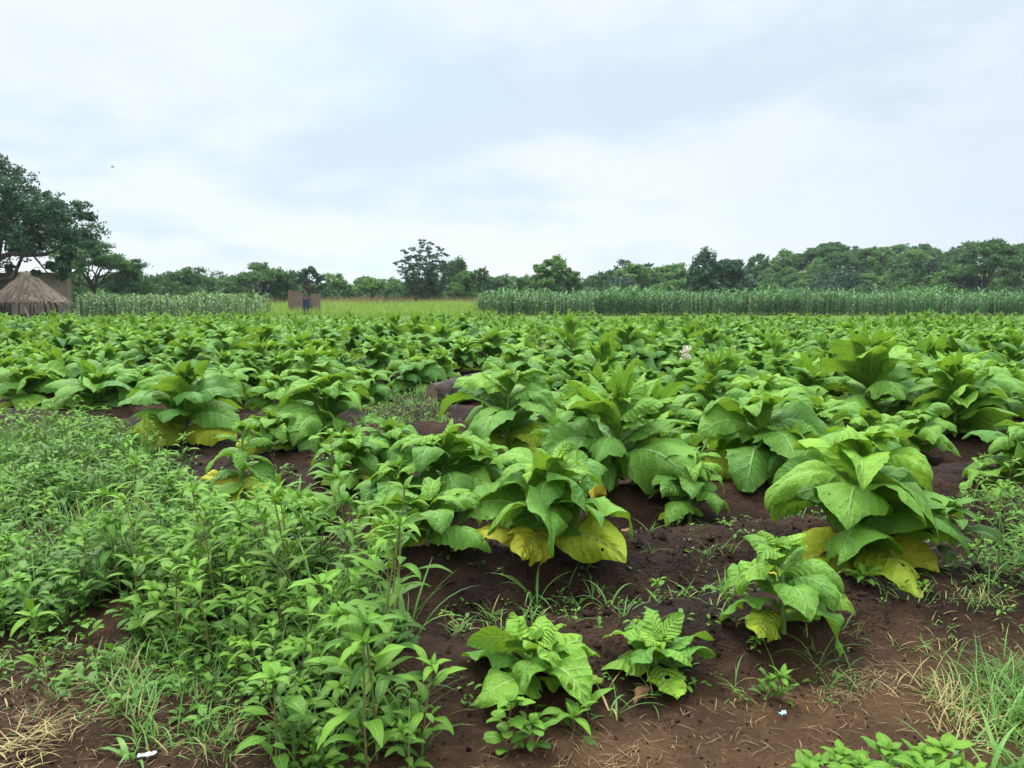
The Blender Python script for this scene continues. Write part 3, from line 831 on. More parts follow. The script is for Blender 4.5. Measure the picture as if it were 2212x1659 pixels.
def build_weeds():
    r = np.random.default_rng(31)
    VAR = [(0.50, 13, .150, .046, 'slender reddish stemmed weed with long lance shaped leaves'), (0.40, 12, .140, .047, 'medium weed with pleated pointed leaves'),
           (0.60, 15, .155, .041, 'tall straight weed with a starry leaf top'), (0.33, 12, .120, .047, 'short bushy weed with broad pointed leaves'),
           (0.45, 14, .145, .037, 'weed with narrow drooping leaves'), (0.27, 10, .100, .050, 'low weed with small oval leaves')]
    protos = [weed(900 + i * 3 + k, H, n, L, W, 'lance', e=22 if i % 2 else 32, dr=85 if i == 4 else 68) for i, (H, n, L, W, _) in enumerate(VAR) for k in range(2)]
    pts = poly_points(WEED_POLY, 92, r, .10)
    for x, y in pts:
        i = r.choice(6, p=[.2, .2, .16, .18, .14, .12])
        px = x / y * 773 / S + 1106
        zone = 'in the patch beside the bare ridge' if px > 620 else 'in the patch beside the trodden soil'
        spawn('weed_plant', protos[2 * i + r.integers(2)], (x, y, gz(x, y) - .01), r.uniform(0, 6.28), r.uniform(.5, 1.28), f'{VAR[i][4]} {zone}', 'weed', 'tall weeds left of the tobacco', (r.normal(0, .09), r.normal(0, .09)))
    pts = poly_points(LEFT_POLY, 110, r, .16)
    for x, y in pts:
        i = r.choice(6, p=[.08, .2, .05, .27, .2, .2])
        spawn('weed_plant', protos[2 * i + r.integers(2)], (x, y, gz(x, y) - .01), r.uniform(0, 6.28), r.uniform(.6, .9), f'{VAR[i][4]} in the spread below the leftmost tobacco', 'weed', 'tall weeds left of the tobacco', (r.normal(0, .1), r.normal(0, .1)))
    # single weeds that stand out
    def one(px, py, top, i, lab, seedoff=0, **kw):
        x, y = spot(px, py); z = gz(x, y)
        H = max(.05, height_at(top, y) - z)
        args = dict(n=14, L=.11, W=.04); args.update(kw)
        spawn('weed_plant', weed(1500 + i, H, **args), (x, y, z - .01), r.uniform(0, 6.28), 1.0, lab, 'weed', 'single weeds')
    one(285, 1200, 1000, 1, 'tallest weed on the left, red stem and whorl of drooping leaves', n=16, L=.16, W=.045)
    one(725, 1150, 935, 2, 'yellowish weed with a seed head top behind the slender weeds', n=12, L=.15, W=.07)
    one(1095, 1630, 1505, 3, 'round leaved spreading weed at the foot of the front ridge', n=16, L=.075, W=.050, prof='round', e=15, dr=40)
    one(1240, 1585, 1545, 4, 'weed rosette with long tongue shaped leaves below the young tobacco', n=7, L=.14, W=.044, e=28, dr=60)
    one(1150, 1630, 1560, 14, 'mud spattered round leaved weed beside the tongue leaved rosette', n=11, L=.08, W=.04, prof='round', e=5, dr=30)
    one(2050, 1285, 1095, 5, 'tall single weed with drooping lobed leaves right of the huge tobacco', n=10, L=.20, W=.10, e=30, dr=80)
    one(105, 1520, 1330, 6, 'lone weed with an orange stem on the trodden soil', n=5, L=.13, W=.040)
    one(1690, 1530, 1460, 7, 'pair leaved weed on the bare path nearest the blue scrap', n=12, L=.065, W=.026)
    one(1655, 1525, 1465, 15, 'thin weed leaning next to the one nearest the blue scrap', n=9, L=.065, W=.026)
    one(1860, 1335, 1275, 8, 'small leafy weed at the foot of the huge tobacco ridge', n=9, L=.10, W=.040)
    one(1990, 1345, 1312, 9, 'tiny flat weed on the ridge foot by the bare path', n=7, L=.05, W=.025, e=15)
    one(1630, 1440, 1415, 10, 'tiny weed between the ragged tobacco and the path', n=7, L=.045, W=.024, e=15)
    one(965, 1345, 1320, 11, 'seedling alone on the bare dark soil of the front ridge', n=4, L=.045, W=.022, e=30)
    one(1415, 1300, 1255, 12, 'small seedling on the furrow behind the young tobacco', n=5, L=.07, W=.03, e=40)
    one(1490, 1165, 1145, 13, 'seedling under the small dense dark tobacco', n=5, L=.05, W=.025, e=20)
    # broad weeds along the bottom right
    br = [weed(1600 + k, .12, 10, .080, .045, 'lance', e=25, dr=45) for k in range(3)]
    for k, (px, py) in enumerate([(1770, 1710), (1820, 1690), (1870, 1740), (1910, 1700), (1985, 1690), (1735, 1745), (1945, 1750), (2040, 1710), (2090, 1740), (2010, 1760)]):
        x, y = spot(px, py)
        spawn('weed_plant', br[k % 3], (x, y, gz(x, y)), r.uniform(0, 6.28), r.uniform(.8, 1.15), 'broad leaved weed in the bunch at the near corner of the path', 'weed', 'broad weeds by the path')
    for k, (px, py) in enumerate([(2130, 1160), (2170, 1120), (2190, 1190), (2140, 1230), (2205, 1250), (2180, 1290), (2110, 1210), (2210, 1330), (2150, 1310), (2230, 1200), (2100, 1130), (2240, 1290)]):
        x, y = spot(px, py)
        spawn('weed_plant', protos[2 * (k % 6)], (x, y, gz(x, y)), r.uniform(0, 6.28), r.uniform(.45, .75), 'thin weed on the far end of the bare ridge at right', 'weed', 'thin weeds on the right ridge')
    # countless low herbs
    und = MB(); hr = np.random.default_rng(77)

    def herb(x, y, h, L, n, prof, asp):
        z = gz(x, y)
        f = hr.uniform(.25, 1, n); az = hr.uniform(0, 6.28, n)
        rad = hr.uniform(.0, .035, n)
        base = np.stack([x + np.cos(az) * rad, y + np.sin(az) * rad, z + f * h], -1)
        ll = L * hr.uniform(.6, 1.2, n)
        add_blades(und, 0.0, np.clip(.2 + .55 * f + hr.normal(0, .15, n), 0, 1), base=base, az=az, e0=R(30) + hr.normal(0, .3, n), droop=R(50), L=ll, W=ll * asp, fold=.25, nu=4, nv=2, prof=prof, rng=hr)
        V, Q, UV = tube([(x, y, z - .01), (x + hr.normal(0, .01), y + hr.normal(0, .01), z + h)], [.002, .001], 4, cap=False)
        und.add(V, Q, UV, 0.0, .4)

    for x, y in [q for q in poly_points(LEFT_POLY, 1500, hr, .0) if vnoise(q[0] * 1.6, q[1] * 1.6, 61) > -.16]:
        herb(x, y, hr.uniform(.04, .28), hr.uniform(.045, .105), hr.integers(6, 12), 'lance' if hr.uniform() < .6 else 'round', hr.uniform(.3, .55))
    for x, y in poly_points(WEED_POLY, 480, hr, .0):
        herb(x, y, hr.uniform(.03, .20), hr.uniform(.035, .07), hr.integers(6, 11), 'round' if hr.uniform() < .6 else 'lance', hr.uniform(.4, .65))
    for x, y in poly_points([(200, 1390), (430, 1440), (560, 1540), (560, 1640), (420, 1580), (180, 1560), (-40, 1480), (-40, 1330), (80, 1300)], 60, hr, .0):
        herb(x, y, hr.uniform(.02, .12), hr.uniform(.03, .06), hr.integers(5, 9), 'round', .55)
    # specks of weed over ridges and furrows
    for x, y in poly_points([(950, 1250), (2212, 1050), (2300, 1350), (1700, 1560), (1000, 1600)], 240, hr, .0):
        herb(x, y, hr.uniform(.01, .07), hr.uniform(.015, .045), hr.integers(4, 7), 'round', .5)
    for x, y in poly_points([(2080, 1080), (2300, 1060), (2300, 1420), (2120, 1380), (2070, 1260)], 140, hr, .0):
        herb(x, y, hr.uniform(.02, .12), hr.uniform(.03, .06), hr.integers(5, 9), 'lance', .4)
    for x, y in poly_points([(800, 905), (860, 860), (960, 870), (980, 925), (850, 960), (760, 970)], 160, hr, .0):
        herb(x, y, hr.uniform(.03, .2), hr.uniform(.04, .07), hr.integers(5, 9), 'lance', .3)
    for x, y in poly_points([(380, 990), (560, 1000), (760, 1010), (850, 1060), (800, 1200), (560, 1200), (450, 1100)], 120, hr, .0):
        herb(x, y, hr.uniform(.03, .16), hr.uniform(.03, .06), hr.integers(5, 9), 'lance', .4)
    kind(link('undergrowth', und.mesh('undergrowth', M['herb'])), 'stuff')


def grass_blades(mb, pts, hlo, hhi, w, r, per=1, dry=0.0, spread=.0, tilt=(55, 88), dr=(20, 90), nu=5, tlo=.2, thi=.9):
    pts = np.repeat(np.asarray(pts, float), per, 0)
    n = len(pts)
    if spread:
        pts = pts + r.normal(0, spread, pts.shape)
    z = ground_z(pts[:, 0], pts[:, 1])
    base = np.stack([pts[:, 0], pts[:, 1], z - .005], -1)
    add_blades(mb, (r.uniform(0, 1, n) < dry) * r.uniform(.5, 1, n), r.uniform(tlo, thi, n), base=base, az=r.uniform(0, 6.28, n), e0=R(1) * r.uniform(*tilt, n), droop=R(1) * r.uniform(*dr, n), L=r.uniform(hlo, hhi, n), W=w * r.uniform(.7, 1.3, n),
               fold=.3, bend=r.normal(0, .3, n), nu=nu, nv=2, prof='strap', rng=r)


def build_grass():
    r = np.random.default_rng(55)
    g = MB()
    P = lambda poly, n: poly_points(poly, n, r, 0)
    grass_blades(g, P([(190, 1440), (330, 1395), (470, 1450), (560, 1540), (520, 1640), (300, 1640), (200, 1560)], 170), .06, .20, .006, r, 4, .12, .02, (15, 75), (10, 70))
    grass_blades(g, P([(-40, 1370), (220, 1400), (200, 1600), (-40, 1640)], 60), .04, .12, .005, r, 4, .5, .02, (10, 70))
    grass_blades(g, P(LEFT_POLY, 700), .12, .40, .008, r, 4, .06, .03)
    grass_blades(g, P(WEED_POLY, 130), .12, .40, .009, r, 3, .05, .02)
    grass_blades(g, P([(790, 905), (850, 860), (960, 870), (985, 925), (860, 960), (770, 960)], 200), .08, .24, .008, r, 5, .12, .03, (40, 85))
    grass_blades(g, P([(960, 1280), (2212, 1080), (2260, 1300), (1720, 1540), (1000, 1600)], 120), .05, .18, .006, r, 5, .2, .014, (20, 80))
    grass_blades(g, P([(2080, 1100), (2290, 1080), (2290, 1400), (2140, 1360)], 90), .06, .2, .006, r, 4, .15, .02, (20, 80))
    grass_blades(g, P([(1900, 1390), (2140, 1290), (2250, 1330), (2200, 1390), (1960, 1440)], 40), .04, .1, .005, r, 5, .5, .012, (10, 60))
    kind(link('grass', g.mesh('grass', M['grass'])), 'stuff')
    # grassy strip between the last tobacco and the maize, and the yellow green meadow in the middle
    m = MB()
    n = 15000
    X = r.uniform(-46, 50, n); Y = r.uniform(35.5, 62, n)
    keep = (np.abs(X) < .72 * Y + 2) & ~((X < -.52 * Y) & (Y > 52))
    grass_blades(m, np.stack([X, Y], -1)[keep], .08, .30, .035, r, 2, .05, .2, (50, 85), nu=3, tlo=0.1, thi=.9)
    n = 16000
    X = r.uniform(-46, 2, n); Y = r.uniform(58, 96, n) 
    inmid = (X > (-0.325 + .04 * vnoise(X * .5, Y * .5, 9)) * Y) & (X < -.02 * Y)
    keep = inmid | (r.uniform(0, 1, n) < .03)
    keep &= ~((X < -.55 * Y))
    keep &= ~((np.abs(X + 14.9) < 2.6) & (np.abs(Y - 66.5) < 1.5))
    keep &= r.uniform(0, 1, n) < .55 + 1.2 * vnoise(X * .35, Y * .25, 33)
    low = (Y < 67) | (vnoise(X * .2, Y * .2, 34) > .12)
    grass_blades(m, np.stack([X, Y], -1)[keep & low],   .5, 1.05, .045, r, 4, .06, .25, (60, 88), (15, 70), nu=3, tlo=.2, thi=1)
    keep &= ~low
    grass_blades(m, np.stack([X, Y], -1)[keep], .7, 1.5, .05, r, 4, .14, .25, (60, 88), (15, 70), nu=3, tlo=.1, thi=1)
    kind(link('meadow_grass', m.mesh('meadow_grass', M['yellowgrass'])), 'stuff')
    # reddish dry grass along the wood edge
    d = MB(); n = 8000
    X = r.uniform(-62, 85, n); Y = r.uniform(94, 112, n)
    grass_blades(d, np.stack([X, Y], -1), 1.2, 2.0, .07, r, 2, 0, .3, (70, 89), (5, 50), nu=3, tlo=0, thi=1)
    kind(link('dry_grass', d.mesh('dry_grass', M['drygrass'])), 'stuff')
    # straw and chaff lying on the trodden soil
    s = MB()
    for poly, n, L in (([(1000, 1640), (1500, 1530), (1900, 1400), (2212, 1290), (2212, 1450), (2000, 1700), (1000, 1720)], 520, .06), ([(-40, 1500), (200, 1530), (560, 1560), (620, 1720), (-40, 1720)], 600, .06),
                       ([(1000, 1230), (2200, 1100), (2240, 1300), (1700, 1540), (1000, 1600)], 260, .05), ([(30, 1560), (150, 1540), (170, 1600), (60, 1650)], 180, .08), ([(1230, 1600), (1400, 1600), (1400, 1690), (1220, 1690)], 60, .07),
                       ([(1750, 1500), (1900, 1440), (1950, 1500), (1800, 1540)], 220, .09), ([(380, 1040), (480, 1040), (480, 1110), (350, 1110)], 160, .16)):
        pts = P(poly, n); k = len(pts)
        z = ground_z(pts[:, 0], pts[:, 1])
        ll = L * r.uniform(.4, 1.6, k)
        add_blades(s, 0.0, r.uniform(0, 1, k) ** 1.4, base=np.stack([pts[:, 0], pts[:, 1], z + .005], -1), az=r.uniform(0, 6.28, k), e0=r.uniform(-.05, .22, k), droop=r.uniform(0, .4, k), L=ll, W=r.uniform(.0015, .004, k), fold=.5, bend=r.normal(0, .5, k), nu=3, nv=2, prof='strap', rng=r)
    kind(link('straw_litter', s.mesh('straw_litter', M['straw'])), 'stuff')
    # soil crumbs
    c = MB(); ico = np.array([(1, 0, 0), (0, 1, 0), (-1, 0, 0), (0, -1, 0), (0, 0, 1), (0, 0, -1)], float)
    q = np.array([(0, 1, 4, 4), (1, 2, 4, 4), (2, 3, 4, 4), (3, 0, 4, 4)])
    sph_u = np.linspace(.25, PI - .25, 4); sph_v = np.arange(6) / 6 * 2 * PI
    base = np.stack([np.outer(np.sin(sph_u), np.cos(sph_v)), np.outer(np.sin(sph_u), np.sin(sph_v)), np.outer(np.cos(sph_u), np.ones(6))], -1).reshape(-1, 3)
    qq = np.vstack([grid_quads(3, 6, True), [[0, 1, 2, 3], [0, 3, 4, 5]]])
    for poly, n, s0, s1 in (([(930, 1230), (2240, 1050), (2260, 1300), (1700, 1560), (960, 1640)], 1700, .003, .012), ([(930, 1230), (2240, 1050), (2260, 1290), (1700, 1470), (960, 1560)], 520, .008, .034), ([(930, 1500), (1700, 1420), (2212, 1280), (2212, 1720), (900, 1720)], 900, .002, .006), ([(-40, 1330), (250, 1400), (600, 1560), (620, 1720), (-40, 1720)], 800, .002, .008), ([(350, 980), (800, 1000), (800, 1120), (450, 1130)], 300, .008, .03)):
        for x, y in P(poly, n):
            sz = s0 + (s1 - s0) * r.uniform() ** 3
            V = base * (1 + r.uniform(-.35, .35, base.shape)) * sz * np.array([1, 1, .7])
            c.add(V + [x, y, gz(x, y) + sz * .25], qq, None, float(r.uniform(.0, .5)), 0.0)
    kind(link('soil_crumbs', c.mesh('soil_crumbs', M['soil'])), 'stuff')
    # separate tufts
    def tuft(seed, n, lo, hi, w, dry, tilt, dr, spread):
        q = np.random.default_rng(seed); mb = MB()
        b = np.c_[q.normal(0, spread, (n, 2)), np.zeros(n) - .01]
        add_blades(mb, (q.uniform(0, 1, n) < dry) * q.uniform(.7, 1, n), q.uniform(.2, .95, n), base=b, az=q.uniform(0, 6.28, n), e0=R(1) * q.uniform(*tilt, n), droop=R(1) * q.uniform(*dr, n), L=q.uniform(lo, hi, n), W=w * q.uniform(.7, 1.3, n), fold=.3, bend=q.normal(0, .4, n), nu=7, nv=2, prof='strap', rng=q)
        return mb.mesh('grass_tuft', M['grass'])
    T = [((1150, 1300), (9, .22, .42, .012, 0, (55, 85), (80, 150), .02), 'thin arching grass tuft behind the wide young rosette'),
         ((1060, 1310), (14, .05, .16, .008, .2, (45, 85), (20, 90), .012), 'short stiff grass tuft left of the arching one'),
         ((1310, 1330), (6, .20, .32, .011, 0, (60, 85), (90, 150), .015), 'arching grass blades over the gap between the two young rosettes'),
         ((700, 1400), (14, .4, .66, .017, 0, (70, 88), (15, 80), .03), 'upright broad bladed grass clump among the slender weeds'),
         ((880, 1370), (7, .3, .5, .016, 0, (60, 85), (30, 100), .02), 'grass blades leaning over the bare ridge from the weed patch'),
         ((640, 1130), (7, .35, .6, .018, 0, (55, 80), (60, 120), .02), 'bright curved grass blades behind the pale low tobacco'),
         ((1470, 1130), (12, .15, .35, .008, .1, (50, 85), (60, 130), .02), 'wispy grass tuft at the foot of the small dense dark tobacco'),
         ((1760, 1450), (9, .10, .28, .008, .2, (30, 80), (50, 140), .02), 'bent grass tuft on the path edge below the ragged tobacco'),
         ((1320, 1540), (8, .12, .24, .009, .2, (30, 70), (40, 120), .02), 'bluish grass tuft under the wide young rosette'),
         ((290, 1640), (5, .12, .20, .020, 0, (35, 75), (60, 130), .01), 'short broad grass blades beside the white scrap'),
         ((2050, 1520), (170, .06, .19, .005, .8, (5, 80), (10, 90), .07), 'trampled dry straw tuft at the path edge'),
         ((2085, 1585), (110, .06, .17, .005, .8, (5, 80), (20, 100), .06), 'second dry straw tuft below the trampled one'),
         ((2215, 1500), (330, .10, .28, .005, .05, (20, 80), (20, 90), .11), 'thick fine green grass clump at the right path edge'),
         ((2240, 1580), (240, .12, .30, .007, .05, (20, 80), (20, 90), .10), 'green grass clump below the thick fine one'),
         ((2200, 1710), (60, .12, .30, .015, 0, (40, 85), (30, 110), .07), 'broad bladed bright grass clump in the near corner'),
         ((1820, 1480), (60, .05, .14, .005, .4, (5, 50), (10, 60), .05), 'uprooted wilted grass tuft lying on the path'),
         ((2100, 1350), (90, .05, .14, .005, .3, (10, 70), (10, 60), .07), 'flat fine grass tuft at the foot of the right ridge'),
         ((50, 1625), (90, .08, .20, .005, 1.0, (2, 35), (5, 50), .06), 'dry straw tuft flattened on the trodden soil')]
    for k, ((px, py), a, lab) in enumerate(T):
        x, y = spot(px, py)
        o = link('grass_tuft', tuft(2000 + k, *a), None, (x, y, gz(x, y)))
        tag(o, lab, 'grass tuft', 'separate grass tufts')


# ------------------------------------------------------------------ maize
def maize(seed, H=2.0, lod=1, yellow=.0):
    r = np.random.default_rng(seed)
    mb = MB(); fol = MB(); n = 18
    V, Q, UV = tube([(0, 0, -.1), (0, 0, H * .5), (r.normal(0, .03), r.normal(0, .03), H * .92)], [.014, .012, .006], 4, cap=False)
    mb.add(V, Q, UV, 0, 0.05)
    f = np.linspace(.04, .92, n); az = np.arange(n) * PI + r.uniform(0, 6) + r.normal(0, .4, n)
    base = np.stack([np.zeros(n), np.zeros(n), f * H], -1)
    add_blades(fol, np.clip((r.uniform(0, 1, n) < yellow) * .8 + (f < .15) * .15, 0, 1), np.clip(.2 + .6 * f + r.normal(0, .12, n), 0, 1), base=base, az=az, e0=R(1) * r.uniform(36, 70, n), droop=R(1) * r.uniform(60, 125, n), L=r.uniform(.55, .95, n) * (H / 2), W=.11,
               fold=.35, wav=.06, bend=r.normal(0, .3, n), nu=6, nv=2, prof='strap', rng=r)
    return mb, fol


def build_maize():
    r = np.random.default_rng(91)
    G = [maize(300 + i, r.uniform(1.55, 1.8)) for i in range(6)]
    Yl = [maize(330 + i, r.uniform(1.45, 1.75), yellow=.25) for i in range(5)]

    def tassel(seed):
        q = np.random.default_rng(seed); mb = MB(); n = 7
        add_blades(mb, .9, .8, base=np.tile([0, 0, 0.0], (n, 1)), az=q.uniform(0, 6.28, n), e0=R(1) * q.uniform(60, 88, n), droop=R(1) * q.uniform(20, 60, n), L=q.uniform(.2, .35, n), W=.03, nu=3, nv=2, prof='strap', rng=q)
        return mb
    tas = tassel(5)
    protos = []
    for i, (st, fo) in enumerate(G):
        protos.append([('stalk', st.mesh('stalk', M['maize']), None), ('foliage', fo.mesh('foliage', M['maize']), None)])
    yprotos = []
    for i, (st, fo) in enumerate(Yl):
        yprotos.append([('stalk', st.mesh('stalk', M['maize']), None), ('foliage', fo.mesh('foliage', M['maize']), None), ('tassel', None, None)])
    for p, (st, fo) in zip(yprotos, Yl):
        t2 = MB(); t2.merge(tas, None, (0, 0, np.concatenate(st.V)[:, 2].max() - .02))
        p[2] = ('tassel', t2.mesh('tassel', M['yellowgrass']), None)
    for x in np.arange(-2.6, 46, .29):
        x = x + r.normal(0, .05); y = 62 + r.normal(0, .6) + 1.2 * float(vnoise(x * .2, 0 * x, 71)) + (.02 * x)
        zone = 'at the front edge of the dark maize block' if x < 22 else 'at the front edge of the maize below the wooded rise'
        spawn('maize_plant', protos[r.integers(6)], (x, y, gz(x, y)), r.uniform(0, 6.28), r.uniform(.75, 1.1) * (1 + .28 * float(vnoise(x * .22, 0 * x, 72))), f'blue green maize plant {zone}', 'maize plant', 'maize plants along the field edge', (r.normal(0, .03), r.normal(0, .03)))
    for x in np.arange(-32.6, -18.4, .28):
        x = x + r.normal(0, .07); y = 58.5 + r.normal(0, .8)
        lab = 'yellowing tasselled maize plant between the house and the outhouse'
        spawn('maize_plant', yprotos[r.integers(5)], (x, y, gz(x, y)), r.uniform(0, 6.28), r.uniform(.7, 1.08) * (1 + .3 * float(vnoise(x * .5, 0 * x, 81))), lab, 'maize plant', 'maize plants along the field edge', (r.normal(0, .03), r.normal(0, .03)))
    mass = MB()
    Rz = lambda th, s: np.array([[math.cos(th), -math.sin(th), 0], [math.sin(th), math.cos(th), 0], [0, 0, 1]]) * s

    def put(lst, x, y, s, ta=False):
        st, fo = lst[r.integers(len(lst))]
        Mx = Rz(r.uniform(0, 6.28), s)
        o = (x, y, gz(x, y))
        mass.merge(fo, Mx, o); mass.merge(st, Mx, o)
        if ta:
            mass.merge(tas, Mx, (x, y, o[2] + np.concatenate(st.V)[:, 2].max() * s))
    for k in range(1, 9):
        for x in np.arange(-2.7, 62, .34 if k < 4 else .5):
            x = x + r.normal(0, .06)
            put(G if r.uniform() > .08 else Yl, x, 62 + .8 * k + r.normal(0, .12) + .02 * x, r.uniform(.85, 1.12 + .02 * k) * (1 + .28 * float(vnoise(x * .22, k * .3 + 0 * x, 72))))
    for x in np.arange(46, 60, .3):
        put(G, x, 62.9 + r.normal(0, .1), r.uniform(.9, 1.1))
    for k in range(1, 13):
        for x in np.arange(-46, -18.3 - .34 * k + r.normal(0, .4), .36):
            if x < -.558 * (58.5 + 1.15 * k):
                continue
            x = x + r.normal(0, .1)
            if r.uniform() < np.interp(x, [-22 - .34 * k, -18.3 - .34 * k], [.05, .75]):
                continue
            put(Yl if r.uniform() < .85 else G, x, 58.5 + 1.15 * k + r.normal(0, .2), r.uniform(.7, 1.12) * (1 + .3 * float(vnoise(x * .45, k * .4 + 0 * x, 82))), r.uniform() < .6)
    kind(link('maize_crop', mass.mesh('maize_crop', M['maize'])), 'stuff')


# ------------------------------------------------------------------ trees
def cards(mb, C, size, r, flat=.5, tint=.5, up=.0):
    """small folded leaf faces round the points C"""
    n = len(C)
    nrm = r.normal(0, 1, (n, 3)); nrm[:, 2] = nrm[:, 2] * (1 - flat) + flat * 1.6 * np.abs(r.normal(0, 1, n)) + up
    nrm /= np.linalg.norm(nrm, axis=1)[:, None]
    a = np.cross(nrm, r.normal(0, 1, (n, 3))); a /= np.linalg.norm(a, axis=1)[:, None] + 1e-9
    b = np.cross(nrm, a)
    s = (size * r.uniform(.6, 1.3, n))[:, None]
    V = np.stack([C - a * s, C + b * s * .5 + nrm * s * .12, C + a * s, C - b * s * .5 + nrm * s * .12], 1).reshape(-1, 3)
    Q = np.arange(n * 4).reshape(-1, 4)
    mb.add(V, Q, None, 0.0, np.repeat(np.broadcast_to(tint, (n,)), 4))


def limb(mb, a, b, ra, rb, r, sag=.12, k=5, sides=6):
    a = np.asarray(a, float); b = np.asarray(b, float)
    t = np.linspace(0, 1, k)[:, None]
    p = a + (b - a) * t
    L = np.linalg.norm(b - a)
    p[1:-1] += r.normal(0, .05 * L, (k - 2, 3))
    p[:, 2] += np.sin(PI * t[:, 0]) * sag * L
    V, Q, UV = tube(p, np.linspace(ra, rb, k), sides, cap=False)
    mb.add(V, Q, UV)
    return p


def crown_lobes(fol, lobes, r, leaf, per, sub=10, flat=.5, gap=.0, base_tint=.45):
    for (c, rad) in lobes:
        c = np.asarray(c, float); rad = np.asarray(rad, float)
        d = r.normal(0, 1, (sub, 3)); d /= np.linalg.norm(d, axis=1)[:, None]
        sc = c + d * rad * r.uniform(.45, .95, (sub, 1))
        for q in sc:
            k = max(3, int(2.3 * per / sub * r.uniform(.5, 1.5)))
            sr = rad * r.uniform(.24, .42)
            P = q + np.clip(r.normal(0, .55, (k, 3)), -1.4, 1.4) * sr
            cards(fol, P, leaf, r, flat, np.clip(base_tint + r.normal(0, .16) + r.normal(0, .10, k), 0, 1))


def tree(seed, H, Wd, style='round', trunk=.28, leaf=.16, n=2600, mat='crown', squash=.55):
    r = np.random.default_rng(seed)
    tr, fol = MB(), MB()
    h0 = H * trunk
    rt = .028 * H + .05
    lean = r.normal(0, .05 * H, 2)
    fork = np.array([lean[0], lean[1], h0])
    lobes = []
    if style == 'vase':
        m = 30
        for i in range(m):
            a = i * 2.4 + r.uniform(-.3, .3); f = math.sqrt((i + .5) / m)
            tip = np.array([math.cos(a) * Wd * .5 * f, math.sin(a) * Wd * .5 * f, H * (.96 - .38 * f * f + r.normal(0, .03))])
            p = limb(tr, (r.normal(0, .1), r.normal(0, .1), -.2), tip, rt * .36, .015, r, -.10, 7, 5)
            for t in np.linspace(.42, 1, 7):
                q = p[0] + 0; j = t * 6; k = min(5, int(j)); q = p[k] * (1 - (j - k)) + p[k + 1] * (j - k)
                lobes.append((q, np.array([Wd * .085, Wd * .085, H * .042]) * (1.25 - .55 * t)))
        crown_lobes(fol, lobes, r, leaf, n / len(lobes), 5, .4)
    else:
        limb(tr, (0, 0, -.3), fork, rt, rt * .7, r, 0, 5, 7)
        m = {'round': 11, 'acacia': 13, 'loose': 9, 'bush': 8}[style]
        for i in range(m):
            a = i * 2.4 + r.uniform(-.5, .5); f = math.sqrt((i + .4) / m)
            if style == 'acacia':
                z = H * (.90 - .30 * f ** 2 + r.normal(0, .045)); rad = np.array([Wd * .17, Wd * .17, H * .085]) * r.uniform(.8, 1.25)
            elif style == 'loose':
                z = H * (.86 - .42 * f ** 1.5 * r.uniform(.6, 1.1)); rad = np.array([Wd * .15, Wd * .15, H * .10]) * r.uniform(.7, 1.2)
            elif style == 'bush':
                z = H * (.70 - .45 * f ** 1.5); rad = np.array([Wd * .22, Wd * .22, H * .28])
            else:
                z = H * (.82 - .50 * f ** 1.8 + r.normal(0, .05)); rad = np.array([Wd * .20, Wd * .20, H * .15]) * r.uniform(.8, 1.2)
            c = np.array([math.cos(a) * Wd * .40 * f + lean[0], math.sin(a) * Wd * .40 * f + lean[1], z])
            lobes.append((c, rad))
            limb(tr, fork * r.uniform(.75, 1), c, rt * .42, .025, r, .06, 5, 5)
        crown_lobes(fol, lobes, r, leaf, n / m, 12 if style != 'loose' else 8, .55 if style == 'acacia' else .35, base_tint=.45)
        if style in ('round', 'bush'):
            # lower skirt so that the crown closes towards the ground
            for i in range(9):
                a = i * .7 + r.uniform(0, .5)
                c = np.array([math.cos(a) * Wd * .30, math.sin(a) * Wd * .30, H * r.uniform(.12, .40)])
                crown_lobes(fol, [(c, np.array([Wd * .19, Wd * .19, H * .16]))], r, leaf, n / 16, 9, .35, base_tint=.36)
    return [('trunk', tr.mesh('trunk', M['bark']), None), ('crown', fol.mesh('crown', M[mat]), None)]


